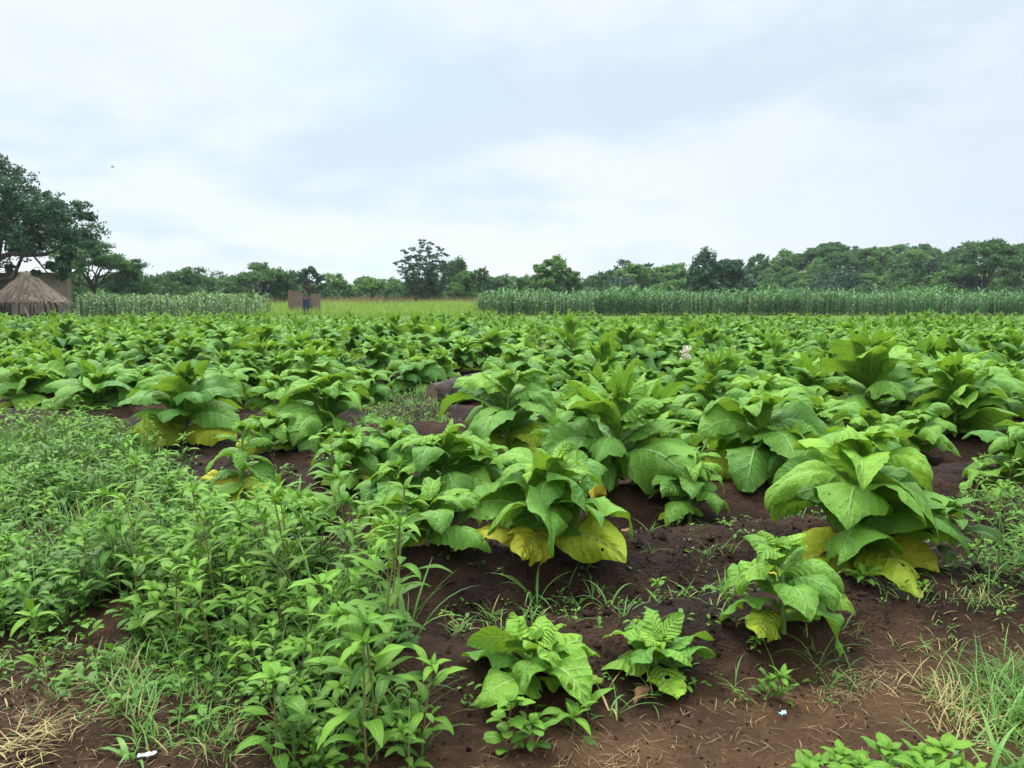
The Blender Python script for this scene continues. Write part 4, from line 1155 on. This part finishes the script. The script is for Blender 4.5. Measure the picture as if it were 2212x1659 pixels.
def build_trees():
    r = np.random.default_rng(13)

    def place(px, top, wd, d, style, lab, seed, name='tree', cat='tree', group=None, **kw):
        x = col_x(px, d); z = gz(x, d)
        H = height_at(top, d) - z
        W = wd * S / 773 * d
        leaf = kw.pop('leaf', d * .0016)
        parts = tree(seed, H, W, style, leaf=leaf, **kw)
        return spawn(name, parts, (x, d, z), 0, 1, lab, cat, group)
    g = 'trees along the far edge of the fields'
    L = [
        (215, 523, 215, 80, 'acacia', 'layered bright green tree with a dark leaning trunk behind the maize by the house', dict(n=8500, mat='crown', trunk=.36)),
        (285, 558, 120, 86, 'round', 'rounded green tree right of the layered one behind the maize', dict(n=3600, mat='crown')),
        (150, 560, 130, 88, 'round', 'green tree showing past the right end of the house', dict(n=3000, mat='crown')),
        (400, 570, 150, 102, 'round', 'broad dome shaped tree in the gap between the two left groups', dict(n=4200, mat='crown')),
        (345, 590, 80, 104, 'round', 'small dark tree left of the broad dome', dict(n=2200, mat='crown_dark')),
        (505, 588, 110, 104, 'round', 'low rounded tree right of the broad dome', dict(n=2800)),
        (575, 572, 150, 100, 'acacia', 'flat topped dark tree with a thin raised tip behind the outhouse', dict(n=4000, trunk=.32)),
        (583, 558, 34, 108, 'loose', 'thin tree tip rising above the flat topped tree', dict(n=700, trunk=.5)),
        (628, 578, 70, 102, 'round', 'green tree filling the gap left of the outhouse', dict(n=2200, trunk=.32)),
        (668, 564, 88, 98, 'loose', 'open crowned tree with sky through its branches right above the outhouse', dict(n=1500, mat='crown_dark', trunk=.35)),
        (733, 594, 80, 112, 'round', 'small bright bushy tree right of the outhouse', dict(n=2200, mat='crown_bright')),
        (805, 599, 76, 104, 'acacia', 'small flat umbrella tree with a visible trunk', dict(n=900, mat='crown_bright', trunk=.42)),
        (862, 604, 80, 112, 'round', 'low rounded tree left of the dark many stemmed tree', dict(n=2200)),
        (920, 518, 138, 104, 'vase', 'dark fan shaped tree with many stems spreading from one foot', dict(n=12500, mat='crown_dark', leaf=.105)),
        (985, 545, 84, 122, 'round', 'dark rounded tree behind the fan shaped one', dict(n=3000, mat='crown')),
        (1005, 580, 80, 108, 'round', 'pale green tree at the foot of the dark rounded one', dict(n=2400, mat='crown_bright')),
        (1040, 570, 56, 106, 'loose', 'slim ragged tree right of the fan shaped one', dict(n=1000)),
        (1086, 594, 52, 108, 'loose', 'small open crowned tree in the low gap of the tree line', dict(n=800, mat='crown_dark')),
        (1130, 598, 70, 122, 'round', 'low green tree left of the tall oak like tree', dict(n=2000)),
        (1193, 546, 106, 110, 'loose', 'tall oak like tree with a knobbly top in the middle of the tree line', dict(n=4200, mat='crown_bright', trunk=.30)),
        (1185, 578, 110, 112, 'round', 'green tree under the tall oak like one', dict(n=2800)),
        (1240, 592, 50, 112, 'round', 'small tree against the right side of the oak like one', dict(n=1500)),
        (1292, 588, 90, 125, 'round', 'first dome of the low wooded stretch right of the oak like tree', dict(n=2600)),
        (1345, 592, 100, 135, 'round', 'wide dark dome in the low wooded stretch', dict(n=2600, mat='crown_dark')),
        (1405, 580, 90, 150, 'round', 'dome rising highest in the low wooded stretch', dict(n=2600)),
        (1455, 592, 90, 128, 'round', 'light green dome beside the dense dark tree', dict(n=2600, mat='crown_bright')),
        (1472, 570, 44, 160, 'loose', 'bare looking brownish tree tip behind the wooded stretch', dict(n=320, mat='crown_dry', trunk=.4)),
        (1528, 529, 84, 98, 'round', 'tall dense blue dark tree before the wooded rise', dict(n=5600, mat='crown_dark')),
        (1578, 552, 98, 99, 'round', 'lower dense dark tree joined to the tall blue dark one', dict(n=5600, mat='crown_dark')),
        (1658, 600, 56, 104, 'bush', 'pale round bush right of the dense dark trees', dict(n=1700, mat='crown_bright')),
        (1635, 546, 60, 185, 'round', 'small rounded tree on the skyline of the wooded rise, nearest the dense dark trees', dict(n=1500)),
        (1712, 547, 50, 190, 'round', 'dark flat clump on the skyline of the wooded rise', dict(n=1500, mat='crown_dark')),
        (1790, 525, 86, 185, 'acacia', 'high domed tree on the skyline between two gaps', dict(n=2200)),
        (1762, 540, 34, 187, 'loose', 'thin tree on the skyline left of the high domed one', dict(n=700)),
        (1872, 529, 66, 170, 'round', 'mushroom shaped tree on the skyline of the rise', dict(n=2000)),
        (1945, 560, 80, 135, 'round', 'green tree with a bent dark trunk low on the rise', dict(n=2000, trunk=.4)),
        (1972, 538, 42, 130, 'loose', 'slim tall tree with a straight trunk standing out of the wood', dict(n=900, trunk=.45)),
        (2010, 552, 60, 140, 'round', 'dark tree right of the slim tall one', dict(n=1900, mat='crown_dark')),
        (2115, 519, 180, 112, 'acacia', 'largest spreading tree of the rise with layered branches', dict(n=5600, trunk=.35)),
        (2195, 540, 100, 125, 'acacia', 'spreading tree right of the largest layered one', dict(n=3200)),
        (2060, 570, 90, 118, 'round', 'dark tree under the left branches of the largest layered one', dict(n=2400, mat='crown_dark')),
        (2260, 535, 120, 118, 'acacia', 'spreading tree cut by the right edge of the view', dict(n=2600)),
    ]
    for i, (px, top, wd, d, st, lab, kw) in enumerate(L):
        place(px, top, wd, d, st, lab, 4000 + i, group=g, **kw)
    # the wood on the rise and the fill of the tree line: copies of a few kinds
    kinds = [tree(4300 + i, 7.0, W, st, leaf=.24, n=2200, mat=m) for i, (W, st, m) in enumerate([(7.5, 'round', 'crown'), (8.5, 'round', 'crown_dark'), (7, 'round', 'crown_bright'), (9.5, 'acacia', 'crown'), (8, 'acacia', 'crown_bright'), (8, 'round', 'crown')])]
    bushes = [tree(4400 + i, 3.0, 4.4, 'bush', trunk=.15, leaf=.17, n=1300, mat=m) for i, m in enumerate(['crown', 'crown_bright', 'crown_dark'])]
    desc = ['rounded green tree', 'wide dark tree', 'light green tree', 'flat topped tree', 'pale flat topped tree', 'domed green tree']
    for row, (d, step, jit) in enumerate([(128, 44, 8), (142, 40, 8), (158, 36, 8), (175, 34, 8), (195, 32, 8)]):
        for px in np.arange(1600, 2270, step):
            px = px + r.normal(0, jit); dd = d + r.normal(0, 3.5)
            x = col_x(px, dd)
            k = r.integers(6)
            where = 'low on the wooded rise' if row < 2 else 'halfway up the wooded rise' if row < 4 else 'near the top of the wooded rise'
            s = r.uniform(.45, 1.0) * (1.0 if px > 1680 else .75) * (.9 if row < 2 else 1.0)
            spawn('tree', kinds[k], (x, dd, gz(x, dd) - .3), r.uniform(0, 6.28), s, f'{desc[k]} {where}', 'tree', 'trees of the wooded rise')
    for px in np.arange(-230, 1600, 27):
        px = px + r.normal(0, 9); dd = 150 + r.normal(0, 8)
        x = col_x(px, dd); k = r.integers(6)
        s = r.uniform(.62, .98) * (1.15 if px > 1230 else 1.0)
        where = 'far behind the house' if px < 330 else 'in the back row behind the outhouse' if px < 800 else 'in the back row behind the fan shaped tree' if px < 1240 else 'in the back row of the low wooded stretch'
        spawn('tree', kinds[k], (x, dd, gz(x, dd) - .2), r.uniform(0, 6.28), s, f'{desc[k]} {where}', 'tree', 'trees of the back row')
    for px in np.arange(130, 2260, 27):
        px = px + r.normal(0, 8); dd = 113 + r.normal(0, 3)
        x = col_x(px, dd); k = r.integers(3)
        where = 'behind the maize by the house' if px < 620 else 'behind the meadow' if px < 1050 else 'behind the dark maize' if px < 1600 else 'at the foot of the wooded rise'
        spawn('bush', bushes[k], (x, dd, gz(x, dd) - .2), r.uniform(0, 6.28), r.uniform(.8, 1.35), f"{['green', 'light green', 'dark'][k]} bush {where}", 'bush', 'bushes along the wood edge')
    # the big tree at the left edge, limb by limb
    d = 57.0
    q = np.random.default_rng(77); tr, fol = MB(), MB()
    ox = col_x(-12, d); oz = gz(ox, d)
    W = lambda px, py, dy=0.0: np.array([col_x(px, d) - ox, dy, height_at(py, d) - oz])
    limb(tr, (0, 0, -.3), W(-14, 610), .42, .34, q, 0, 6, 9)
    def path(ps, r0, r1):
        P = np.array([W(*p) for p in ps]); V, Q, UV = tube(P, np.linspace(r0, r1, len(P)), 7, cap=False); tr.add(V, Q, UV)
    path([(-14, 612), (5, 590, -.4), (25, 560, -.8), (55, 549, -1), (95, 553, -1.2), (128, 552, -1.2), (150, 545, -1.3), (180, 530, -1.2)], .26, .07)
    path([(-14, 612), (-8, 560, .3), (5, 500, .6), (30, 440, .6), (40, 380, .4)], .32, .06)
    path([(-14, 612), (-40, 540, .3), (-70, 470), (-90, 420)], .30, .06)
    path([(25, 560, -.8), (35, 520, -.8), (70, 470, -.6), (95, 440, -.5)], .14, .04)
    path([(95, 553, -1.2), (100, 520, -1.2), (130, 470, -1), (150, 440, -1)], .11, .03)
    path([(105, 552, -1.2), (120, 570, -1.3), (135, 590, -1.3), (150, 600, -1.3)], .08, .03)
    path([(30, 440, .6), (60, 410, .8), (85, 400, 1)], .10, .03)
    path([(-14, 612), (0, 600, 2), (10, 540, 3), (20, 480, 4)], .22, .05)
    lob = []
    for (px, py, rr) in [(-10, 360, 42), (25, 370, 34), (45, 400, 36), (-30, 400, 60), (10, 420, 52), (55, 430, 42), (85, 425, 30), (95, 450, 38), (-40, 470, 60), (10, 480, 50), (55, 485, 44), (100, 490, 40), (140, 455, 36), (165, 450, 26), (150, 490, 38), (178, 478, 22),
                         (120, 520, 32), (170, 520, 32), (195, 510, 22), (70, 520, 32), (25, 530, 30), (-40, 540, 50), (150, 562, 18), (130, 582, 11), (160, 596, 11), (190, 545, 18), (5, 345, 24), (205, 500, 14), (112, 592, 8), (35, 575, 9), (180, 575, 14), (-80, 430, 60), (-90, 520, 50)]:
        rm = rr * S / 773 * d
        for dy in ((-1.2, 1.6) if rr > 25 else (-.8,)):
            lob.append((W(px + q.normal(0, 4), py + q.normal(0, 4), dy + q.normal(0, .6)), np.array([rm, rm * 1.2, rm * .92])))
    crown_lobes(fol, lob, q, .15, 235, 12, .25, base_tint=.48)
    spawn('tree', [('trunk', tr.mesh('trunk', M['bark']), None), ('crown', fol.mesh('crown', M['crown_dark']), None)], (ox, d, oz), 0, 1, 'big dark tree with a crooked limb reaching over the thatched shelter', 'tree', g)


# ------------------------------------------------------------------ buildings, logs, litter
def build_things():
    r = np.random.default_rng(3)
    # house
    e = bpy.data.objects.new('house', None); COL.objects.link(e)
    hx = col_x(152, 70); e.location = (hx, 70, gz(hx, 70)); e.rotation_euler = (0, 0, R(26))
    tag(e, 'low grey brick house with a thin pale metal roof behind the thatched shelter', 'house')
    zt = height_at(589, 70)
    w = MB(); box(w, (-4.4, 0, -.3), (0, 6, zt)); box(w, (-13, 2.4, -.3), (-4.402, 6, zt)); box(w, (-13.4, 0, -.3), (-12.4, 2.398, zt))
    link('wall', w.mesh('wall', M['mudwall'], False), e)
    p = MB(); box(p, (-4.4, -.09, -.3), (0.02, -.003, .55)); link('plinth', p.mesh('plinth', M['mudwall'], False), e)
    rf = MB()
    n = 90; xs = np.linspace(-13.9, .5, n * 4 + 1); zc = .028 * np.sin(np.arange(n * 4 + 1) * PI / 2)
    ys = np.array([-.75, 2.8, 6.6]); zs = np.array([zt + .06, zt + .28, zt + .52])
    V = np.stack([np.repeat(xs[:, None], 3, 1), np.repeat(ys[None], len(xs), 0), zs[None] + zc[:, None]], -1)
    rf.add(V.reshape(-1, 3), grid_quads(len(xs) - 1, 2)); rf.add(V.reshape(-1, 3) - [0, 0, .02], grid_quads(len(xs) - 1, 2)[:, ::-1])
    box(rf, (-13.9, -.78, zt - .02), (.5, -.753, zt + .10))
    link('roof', rf.mesh('roof', M['metal']), e)
    dr = MB(); box(dr, (-9.2, 2.34, -.1), (-8.2, 2.396, 2.1)); link('door', dr.mesh('door', M['pole'], False), e)
    wd = MB(); box(wd, (-7.2, 2.34, 1.0), (-6.2, 2.396, 2.0)); link('window', wd.mesh('window', M['dark'], False), e)
    for px_ in (-7.5, -10.5):
        po = MB(); V, Q, UV = tube([(px_, -.3, -.3), (px_, -.3, zt + .02)], [.07, .06], 8); po.add(V, Q, UV); link('post', po.mesh('post', M['pole']), e)
    # thatched shelter
    d = 62.0; sx = col_x(68, d)
    e = bpy.data.objects.new('thatched_shelter', None); COL.objects.link(e); e.location = (sx, d, gz(sx, d))
    tag(e, 'round open shelter with a shaggy cone of grey thatch on thin poles', 'shelter')
    za = height_at(584, d); ze = height_at(652, d); Rr = 2.75
    th = MB(); nu, nv = 12, 48
    t = np.linspace(0, 1, nu + 1)[:, None]; a = np.arange(nv)[None] / nv * 2 * PI
    rad = Rr * t ** 1.12 * (1 + .03 * r.normal(0, 1, (1, nv)) * t) + .04
    zz = za + (ze - za) * t + .05 * r.normal(0, 1, (nu + 1, nv)) * t
    P = np.stack([rad * np.cos(a), rad * np.sin(a), zz], -1)
    th.add(P.reshape(-1, 3), grid_quads(nu, nv, True))
    th.add((P * [0.97, .97, 1] - [0, 0, .14]).reshape(-1, 3), grid_quads(nu, nv, True)[:, ::-1])
    roof = link('thatch_roof', th.mesh('thatch_roof', M['thatch']), e)
    st = MB(); k = 5200
    az = r.uniform(0, 6.28, k); tt = r.uniform(0.0, 1, k) ** .6
    rr = Rr * tt ** 1.12 + .05; slope = math.atan2(za - ze, Rr)
    add_blades(st, 0.0, r.uniform(0, 1, k), base=np.stack([rr * np.cos(az), rr * np.sin(az), za + (ze - za) * tt + r.uniform(.02, .08, k)], -1), az=az + r.normal(0, .22, k), e0=-slope + r.normal(.12, .14, k), droop=r.uniform(0, .6, k), L=r.uniform(.25, .8, k), W=.03, nu=3, nv=2, prof='strap', rng=r)
    link('thatch_straws', st.mesh('thatch_straws', M['thatchstraw']), roof)['kind'] = 'stuff'
    for i in range(12):
        a = i / 12 * 2 * PI + r.normal(0, .1); rr_ = 1.95
        pm = MB(); V, Q, UV = tube([(math.cos(a) * rr_, math.sin(a) * rr_, -.2), (math.cos(a) * rr_ * .98 + r.normal(0, .05), math.sin(a) * rr_ * .98, .7), (math.cos(a) * rr_ * .93, math.sin(a) * rr_ * .93, ze + .55)], [.05, .045, .04], 6)
        pm.add(V, Q, UV); link('pole', pm.mesh('pole', M['pole']), e)
    pl = MB()
    bx = 1.15; V, Q, UV = tube([(bx + .25, -2.35, -.05), (bx - .35, -2.3, ze + .35)], [.085, .075], 6); pl.add(V, Q, UV)
    link('prop', pl.mesh('prop', M['plank']), e)['label'] = 'pale slanting wooden prop'
    fl = MB(); V, Q, UV = tube([(0, 0, -.1), (0, 0, .12)], [2.1, 2.1], 24); fl.add(V, Q, UV); link('floor_slab', fl.mesh('floor_slab', M['mudwall']), e)
    # outhouse
    d = 65.5
    X = lambda px: col_x(px, d)
    e = bpy.data.objects.new('outhouse', None); COL.objects.link(e); x0 = X(625); e.location = (x0, d, 0)
    tag(e, 'small roofless brick outhouse with a blue sheet across its entrance', 'outhouse')
    b = MB(); zl = height_at(629, d); zr = height_at(634, d); xa = X(655) - x0; xb = X(670) - x0; xc = X(682) - x0
    box(b, (0, 0, -.3), (xa, .22, zl)); box(b, (0, .2202, -.3), (.22, 2.0, zl - .1)); box(b, (.2202, 1.78, -.3), (xc, 2.0, zr - .2)); box(b, (xb, .5, -.3), (xc, .72, zr)); box(b, (xc - .22, .7202, -.3), (xc - .002, 1.778, zr - .05))
    for i in range(5):
        box(b, (.02 + i * .33, .01, zl + .001), (.02 + i * .33 + r.uniform(.1, .26), .21, zl + .11))
    link('wall', b.mesh('wall', M['redbrick'], False), e)
    c = MB(); nx = 18; u = np.linspace(0, 1, nx + 1); zz = np.linspace(-.1, height_at(644, d), 6)
    P = np.stack([np.repeat((xa + .03 + u * (xb - xa - .06))[:, None], 6, 1), .30 + .05 * np.sin(u * 22)[:, None] * (1.2 - .6 * np.linspace(0, 1, 6)[None]) + 0 * zz[None], np.repeat(zz[None], nx + 1, 0) - .12 * np.sin(u * PI)[:, None] * (np.arange(6) == 5)[None]], -1)
    c.add(P.reshape(-1, 3), grid_quads(nx, 5)); c.add(P.reshape(-1, 3) + [0, .012, 0], grid_quads(nx, 5)[:, ::-1])
    link('curtain', c.mesh('curtain', M['blue']), e)
    # logs and stumps
    def log(px0, py0, px1, py1, rad, mat, lab, name='log', seed=0, knots=True):
        q = np.random.default_rng(seed)
        a = np.array(spot(px0, py0)); bb = np.array(spot(px1, py1))
        mid = (a + bb) / 2; ang = math.atan2(bb[1] - a[1], bb[0] - a[0]); L = np.hypot(*(bb - a))
        e = bpy.data.objects.new(name, None); COL.objects.link(e); e.location = (mid[0], mid[1], gz(*mid)); e.rotation_euler = (0, 0, ang)
        tag(e, lab, 'log', 'fallen logs in the tobacco')
        mb = MB(); nn = 26; sd = 22
        xs = np.linspace(-L / 2, L / 2, nn); 
        P = np.stack([xs, .06 * np.sin(xs * 2.2 + seed), rad * .85 + .05 * np.sin(xs * 1.7)], -1)
        V, Q, UV = tube(P, rad * (1 + .10 * np.sin(xs * 3 + 1) + .15 * (xs / L) ), sd, cap=False)
        V = V + q.normal(0, .012, V.shape) * rad * 4 * .4
        mb.add(V, Q, UV)
        link('bark', mb.mesh('bark', mat), e)
        for s, idx in ((-1, 0), (1, nn - 1)):
            cm = MB(); ring = V[idx * sd:(idx + 1) * sd]; cc = ring.mean(0) + [-.006 * (-s), 0, 0]
            VV = np.vstack([ring * .985 + cc * .015 + [.004 * s, 0, 0], [cc]]); QQ = [[k, (k + 1) % sd, (k + 2) % sd, sd] for k in range(0, sd, 2)]
            cm.add(VV, QQ); link('cut_end', cm.mesh('cut_end', M['cutwood'], False), e)
        if knots:
            km = MB(); V2, Q2, U2 = tube([(L * .22, 0, rad), (L * .25, -.02, rad * 2.0), (L * .27, -.02, rad * 2.35)], [rad * .5, rad * .42, rad * .38], 10); km.add(V2, Q2, U2); link('branch_stub', km.mesh('branch_stub', mat), e)
    log(932, 886, 1100, 872, .19, M['logbark'], 'dark grey cut log with a pale sawn end lying by the grassy gap', seed=1)
    log(1195, 818, 1440, 812, .19, M['redbark'], 'long reddish brown log lying across the rows behind the pointed tobacco', seed=2, knots=False)
    log(930, 830, 985, 815, .12, M['redbark'], 'short reddish log behind the sawn log', seed=3, knots=False)
    def stump(px, by, ty, wpx, lab, seed):
        q = np.random.default_rng(seed)
        x, y = spot(px, by); z = gz(x, y); H = height_at(ty, y) - z; rad = wpx * .5 * S / 773 * y
        e = bpy.data.objects.new('stump', None); COL.objects.link(e); e.location = (x, y, z); tag(e, lab, 'tree stump', 'stumps in the tobacco')
        mb = MB(); sd = 20; hs = np.array([-.15, 0, .1, .3, .6, .85, 1.0]) * H; rs = rad * np.array([1.5, 1.3, 1.1, 1.0, .95, .97, 1.0])
        a = np.arange(sd) / sd * 2 * PI; w = 1 + q.normal(0, .07, sd)
        P = np.stack([rs[:, None] * w * np.cos(a), rs[:, None] * w * np.sin(a), np.repeat(hs[:, None], sd, 1)], -1)
        P[-1, :, 2] += q.uniform(-.12, .06, sd) * H
        mb.add(P.reshape(-1, 3), grid_quads(6, sd, True)); link('bark', mb.mesh('bark', M['logbark']), e)
        cm = MB(); ring = P[-1] - [0, 0, .015]; cm.add(np.vstack([ring, [ring.mean(0) - [0, 0, .02]]]), [[k, (k + 1) % sd, (k + 2) % sd, sd] for k in range(0, sd, 2)])
        link('cut_top', cm.mesh('cut_top', M['cutwood'], False), e)
    stump(1108, 800, 738, 30, 'narrow upright dark stump with a jagged top', 5)
    stump(1150, 808, 750, 54, 'wide dark stump touching the jagged one', 6)
    stump(1178, 838, 780, 34, 'dark broken stump nearer than the jagged one', 7)
    # litter
    def scrap(px, py, L, W_, mat, lab, seed):
        q = np.random.default_rng(seed); x, y = spot(px, py); mb = MB()
        n, m = 10, 4; u = np.linspace(-.5, .5, n + 1); v = np.linspace(-.5, .5, m + 1)
        U, Vv = np.meshgrid(u, v, indexing='ij')
        wid = W_ * (1 - 1.2 * np.abs(U) ** 2 + .25 * np.sin(U * 9))
        P = np.stack([U * L, Vv * wid + .25 * L * U * U, .012 + .5 * W_ * (U + .5) ** 2 * .5 + .12 * W_ * q.uniform(-1, 1, U.shape)], -1)
        mb.add(P.reshape(-1, 3), grid_quads(n, m)); mb.add(P.reshape(-1, 3) - [0, 0, .003], grid_quads(n, m)[:, ::-1])
        o = link('litter_scrap', mb.mesh('litter_scrap', mat), None, (x, y, gz(x, y) + .008)); o.rotation_euler = (0, 0, q.uniform(.1, .5)); tag(o, lab, 'litter')
    scrap(318, 1642, .062, .022, M['scrap'], 'curved white scrap of plastic on the trodden soil', 1)
    scrap(1691, 1558, .026, .018, M['bluescrap'], 'tiny blue scrap of plastic on the bare path', 2)
    # fallen dead leaves
    for k, (px, py, lab) in enumerate([(1400, 1500, 'dry brown leaf hanging from the front ridge under the small young tobacco'), (1155, 1490, 'dry brown leaf under the wide young rosette'), (1360, 1180, 'crumpled dark brown leaf beside the yellow leaves of the wilting tobacco'), (1830, 1285, 'dry brown leaf on the ridge below the huge tobacco'), (1590, 1125, 'dry reddish leaf under the small dense dark tobacco')]):
        q = np.random.default_rng(60 + k); x, y = spot(px, py); mb = MB()
        add_blades(mb, 1.0, .5, base=np.array([[0, 0, .02]]), az=[-PI / 2 + q.normal(0, .6)], e0=[.2], droop=[.9], L=[.13], W=[.06], fold=[.5], curl=[.6], wav=[.2], nu=12, nv=6, rng=q, rag=.15)
        o = link('fallen_leaf', mb.mesh('fallen_leaf', M['deadleaf']), None, (x, y, gz(x, y) + .015)); tag(o, lab, 'dead leaf')
    # bird
    d = 55.0; x = col_x(265, d); z = height_at(361, d)
    e = bpy.data.objects.new('bird', None); COL.objects.link(e); e.location = (x, d, z); tag(e, 'small dark bird gliding in the sky right of the big tree', 'bird')
    bm = MB(); V, Q, UV = tube([(-.12, 0, .0), (-.07, 0, .01), (0, 0, .012), (.07, 0, .01), (.10, 0, .02), (.125, 0, .015)], [.012, .03, .036, .028, .02, .004], 8); bm.add(V, Q, UV)
    add_blades(bm, 0, .5, base=np.array([[-.1, 0, 0.]]), az=[PI], e0=[0.], droop=[.1], L=[.10], W=[.05], nu=4, nv=2, prof='strap'); link('body', bm.mesh('body', M['bird']), e)
    for s in (-1, 1):
        wm = MB(); add_blades(wm, 0, .5, base=np.array([[.03, 0, .02]]), az=[s * PI / 2 + .2 * s], e0=[.25], droop=[.45], L=[.22], W=[.08], nu=6, nv=2, prof='lance'); link('wing', wm.mesh('wing', M['bird']), e)


M['deadleaf'] = mat_noise('dead_leaf', (0.09, 0.04, 0.018), (0.20, 0.10, 0.045), 30, 0.8, 0.6, 0.006)


# ------------------------------------------------------------------ ground, sky, light, camera
def build_ground():
    def axis(lo, hi, fine, step, far, g=1.10):
        a = list(np.arange(lo, hi, step)); s = step
        while a[-1] < far:
            s *= g; a.append(a[-1] + s)
        return a
    right = axis(0, 4.2, True, .028, 900); xs = np.array(sorted([-v for v in right[1:]] + right))
    back = [-60, -20, -8, -3, 0, 1, 1.6, 1.9]
    ys = np.array(back + axis(2.0, 7.5, True, .026, 1500, 1.045))
    X, Y = np.meshgrid(xs, ys, indexing='ij')
    Z = ground_z(X, Y)
    c = X * RN[0] + Y * RN[1] + .25 * vnoise(X * 1.1, Y * 1.1, 41) + .08 * vnoise(X * 5, Y * 5, 42)
    path = 1 - sstep(2.45, 2.95, c)
    path = np.clip(np.maximum(path, .45 * sstep(-.8, -1.6, X) * (1 - sstep(4.2, 5, Y))), 0, 1)
    green = sstep(35, 38, Y) * .9
    V = np.stack([X, Y, Z], -1).reshape(-1, 3)
    mb = MB(); mb.add(V, grid_quads(len(xs) - 1, len(ys) - 1)[:, ::-1], None, path.ravel(), green.ravel())
    kind(link('ground', mb.mesh('ground', M['soil'])), 'structure')


def build_world():
    w = bpy.data.worlds.new('World'); scene.world = w; w.use_nodes = True
    nt = w.node_tree; nt.nodes.clear(); N = NT(nt)
    sky = N.n('ShaderNodeTexSky', sky_type='NISHITA'); sky.sun_disc = False
    sky.sun_elevation = SUN_EL; sky.sun_rotation = SUN_ROT
    bg1 = N.n('ShaderNodeBackground'); bg1.inputs[1].default_value = .07; N.link(sky.outputs[0], bg1.inputs[0])
    tc = N.n('ShaderNodeTexCoord'); gen = tc.outputs['Generated']
    sp = N.n('ShaderNodeSeparateXYZ'); N.link(gen, sp.inputs[0]); z = sp.outputs[2]
    zc = N.math('ADD', N.math('MAXIMUM', z, 0.0), .22)
    cb = N.n('ShaderNodeCombineXYZ')
    N.link(N.math('DIVIDE', sp.outputs[0], zc), cb.inputs[0]); N.link(N.math('DIVIDE', sp.outputs[1], zc), cb.inputs[1]); cb.inputs[2].default_value = 3.7
    n1 = N.noise(1.15, 7, cb.outputs[0], .56); n2 = N.noise(.45, 3, cb.outputs[0], .5); n3 = N.noise(2.9, 6, cb.outputs[0], .6)
    f = N.math('ADD', N.math('MULTIPLY', n1, .60), N.math('ADD', N.math('MULTIPLY', n2, .45), N.math('MULTIPLY', n3, .22)))
    t = N.map(f, .51, .69)
    cloud = N.mix(t, (.296, .348, .402), (.384, .412, .436))
    # a few thin places where blue comes through
    thin = N.map(N.noise(.8, 4, cb.outputs[0], .5), .55, .69)
    cloud = N.mix(N.math('MULTIPLY', thin, N.map(sp.outputs[0], .05, -.35, .15, .8)), cloud, (.290, .385, .490))
    # darker, greyer cloud bank towards the east (right)
    east = N.math('MULTIPLY', N.map(sp.outputs[0], .15, .62), N.math('SUBTRACT', 1.0, N.map(z, .1, .42)))
    cloud = N.mix(N.math('MULTIPLY', east, N.math('MULTIPLY_ADD', t, -.4, .95)), cloud, (.270, .305, .362))
    # extra brightness added to the sky above the view, to light the field
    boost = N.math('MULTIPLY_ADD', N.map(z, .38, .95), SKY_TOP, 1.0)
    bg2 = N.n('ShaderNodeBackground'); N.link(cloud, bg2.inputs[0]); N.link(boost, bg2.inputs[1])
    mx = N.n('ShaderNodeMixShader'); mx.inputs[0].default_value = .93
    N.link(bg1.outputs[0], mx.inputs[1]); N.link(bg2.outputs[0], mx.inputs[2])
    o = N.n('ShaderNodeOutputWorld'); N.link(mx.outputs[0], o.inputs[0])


def build_haze():
    mb = MB(); box(mb, (-2400, -120, -12), (2400, 2600, 32))
    m, nt = new_mat('haze_air'); N = NT(nt)
    v = N.n('ShaderNodeVolumePrincipled'); v.inputs['Color'].default_value = (.86, .91, 1.0, 1); v.inputs['Density'].default_value = HAZE; v.inputs['Anisotropy'].default_value = .2
    o = N.n('ShaderNodeOutputMaterial'); N.link(v.outputs[0], o.inputs['Volume'])
    kind(link('haze', mb.mesh('haze', m, False)), 'stuff')


HAZE = 0.0002
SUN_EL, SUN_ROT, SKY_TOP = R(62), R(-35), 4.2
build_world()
sl = bpy.data.lights.new('sun', 'SUN'); sl.energy = 1.5; sl.angle = R(16); sl.color = (1.0, .965, .90)
so = bpy.data.objects.new('sun', sl); COL.objects.link(so)
dirv = np.array([math.sin(SUN_ROT) * math.cos(SUN_EL), math.cos(SUN_ROT) * math.cos(SUN_EL), math.sin(SUN_EL)])
from mathutils import Vector
so.rotation_euler = Vector(dirv).to_track_quat('Z', 'Y').to_euler()

cam = bpy.data.cameras.new('camera'); co = bpy.data.objects.new('camera', cam); COL.objects.link(co)
cam.sensor_width = 36; cam.lens = 36 * F; cam.clip_end = 5000; cam.clip_start = .05
co.location = (0, 0, CAM_Z); co.rotation_euler = (PI / 2 - PITCH, 0, 0)
scene.camera = co

build_ground()
build_tobacco()
build_weeds()
build_grass()
build_maize()
build_trees()
build_things()
build_haze()
for me in [m for m in bpy.data.meshes if m.users == 0]:
    bpy.data.meshes.remove(me)

scene.render.engine = 'CYCLES'
scene.cycles.max_bounces = 6; scene.cycles.diffuse_bounces = 3; scene.cycles.glossy_bounces = 2; scene.cycles.transmission_bounces = 4; scene.cycles.transparent_max_bounces = 6
scene.cycles.use_denoising = True
vs = scene.view_settings
vs.view_transform = 'Standard'; vs.look = 'None'; vs.gamma = 1; vs.exposure = 1.25
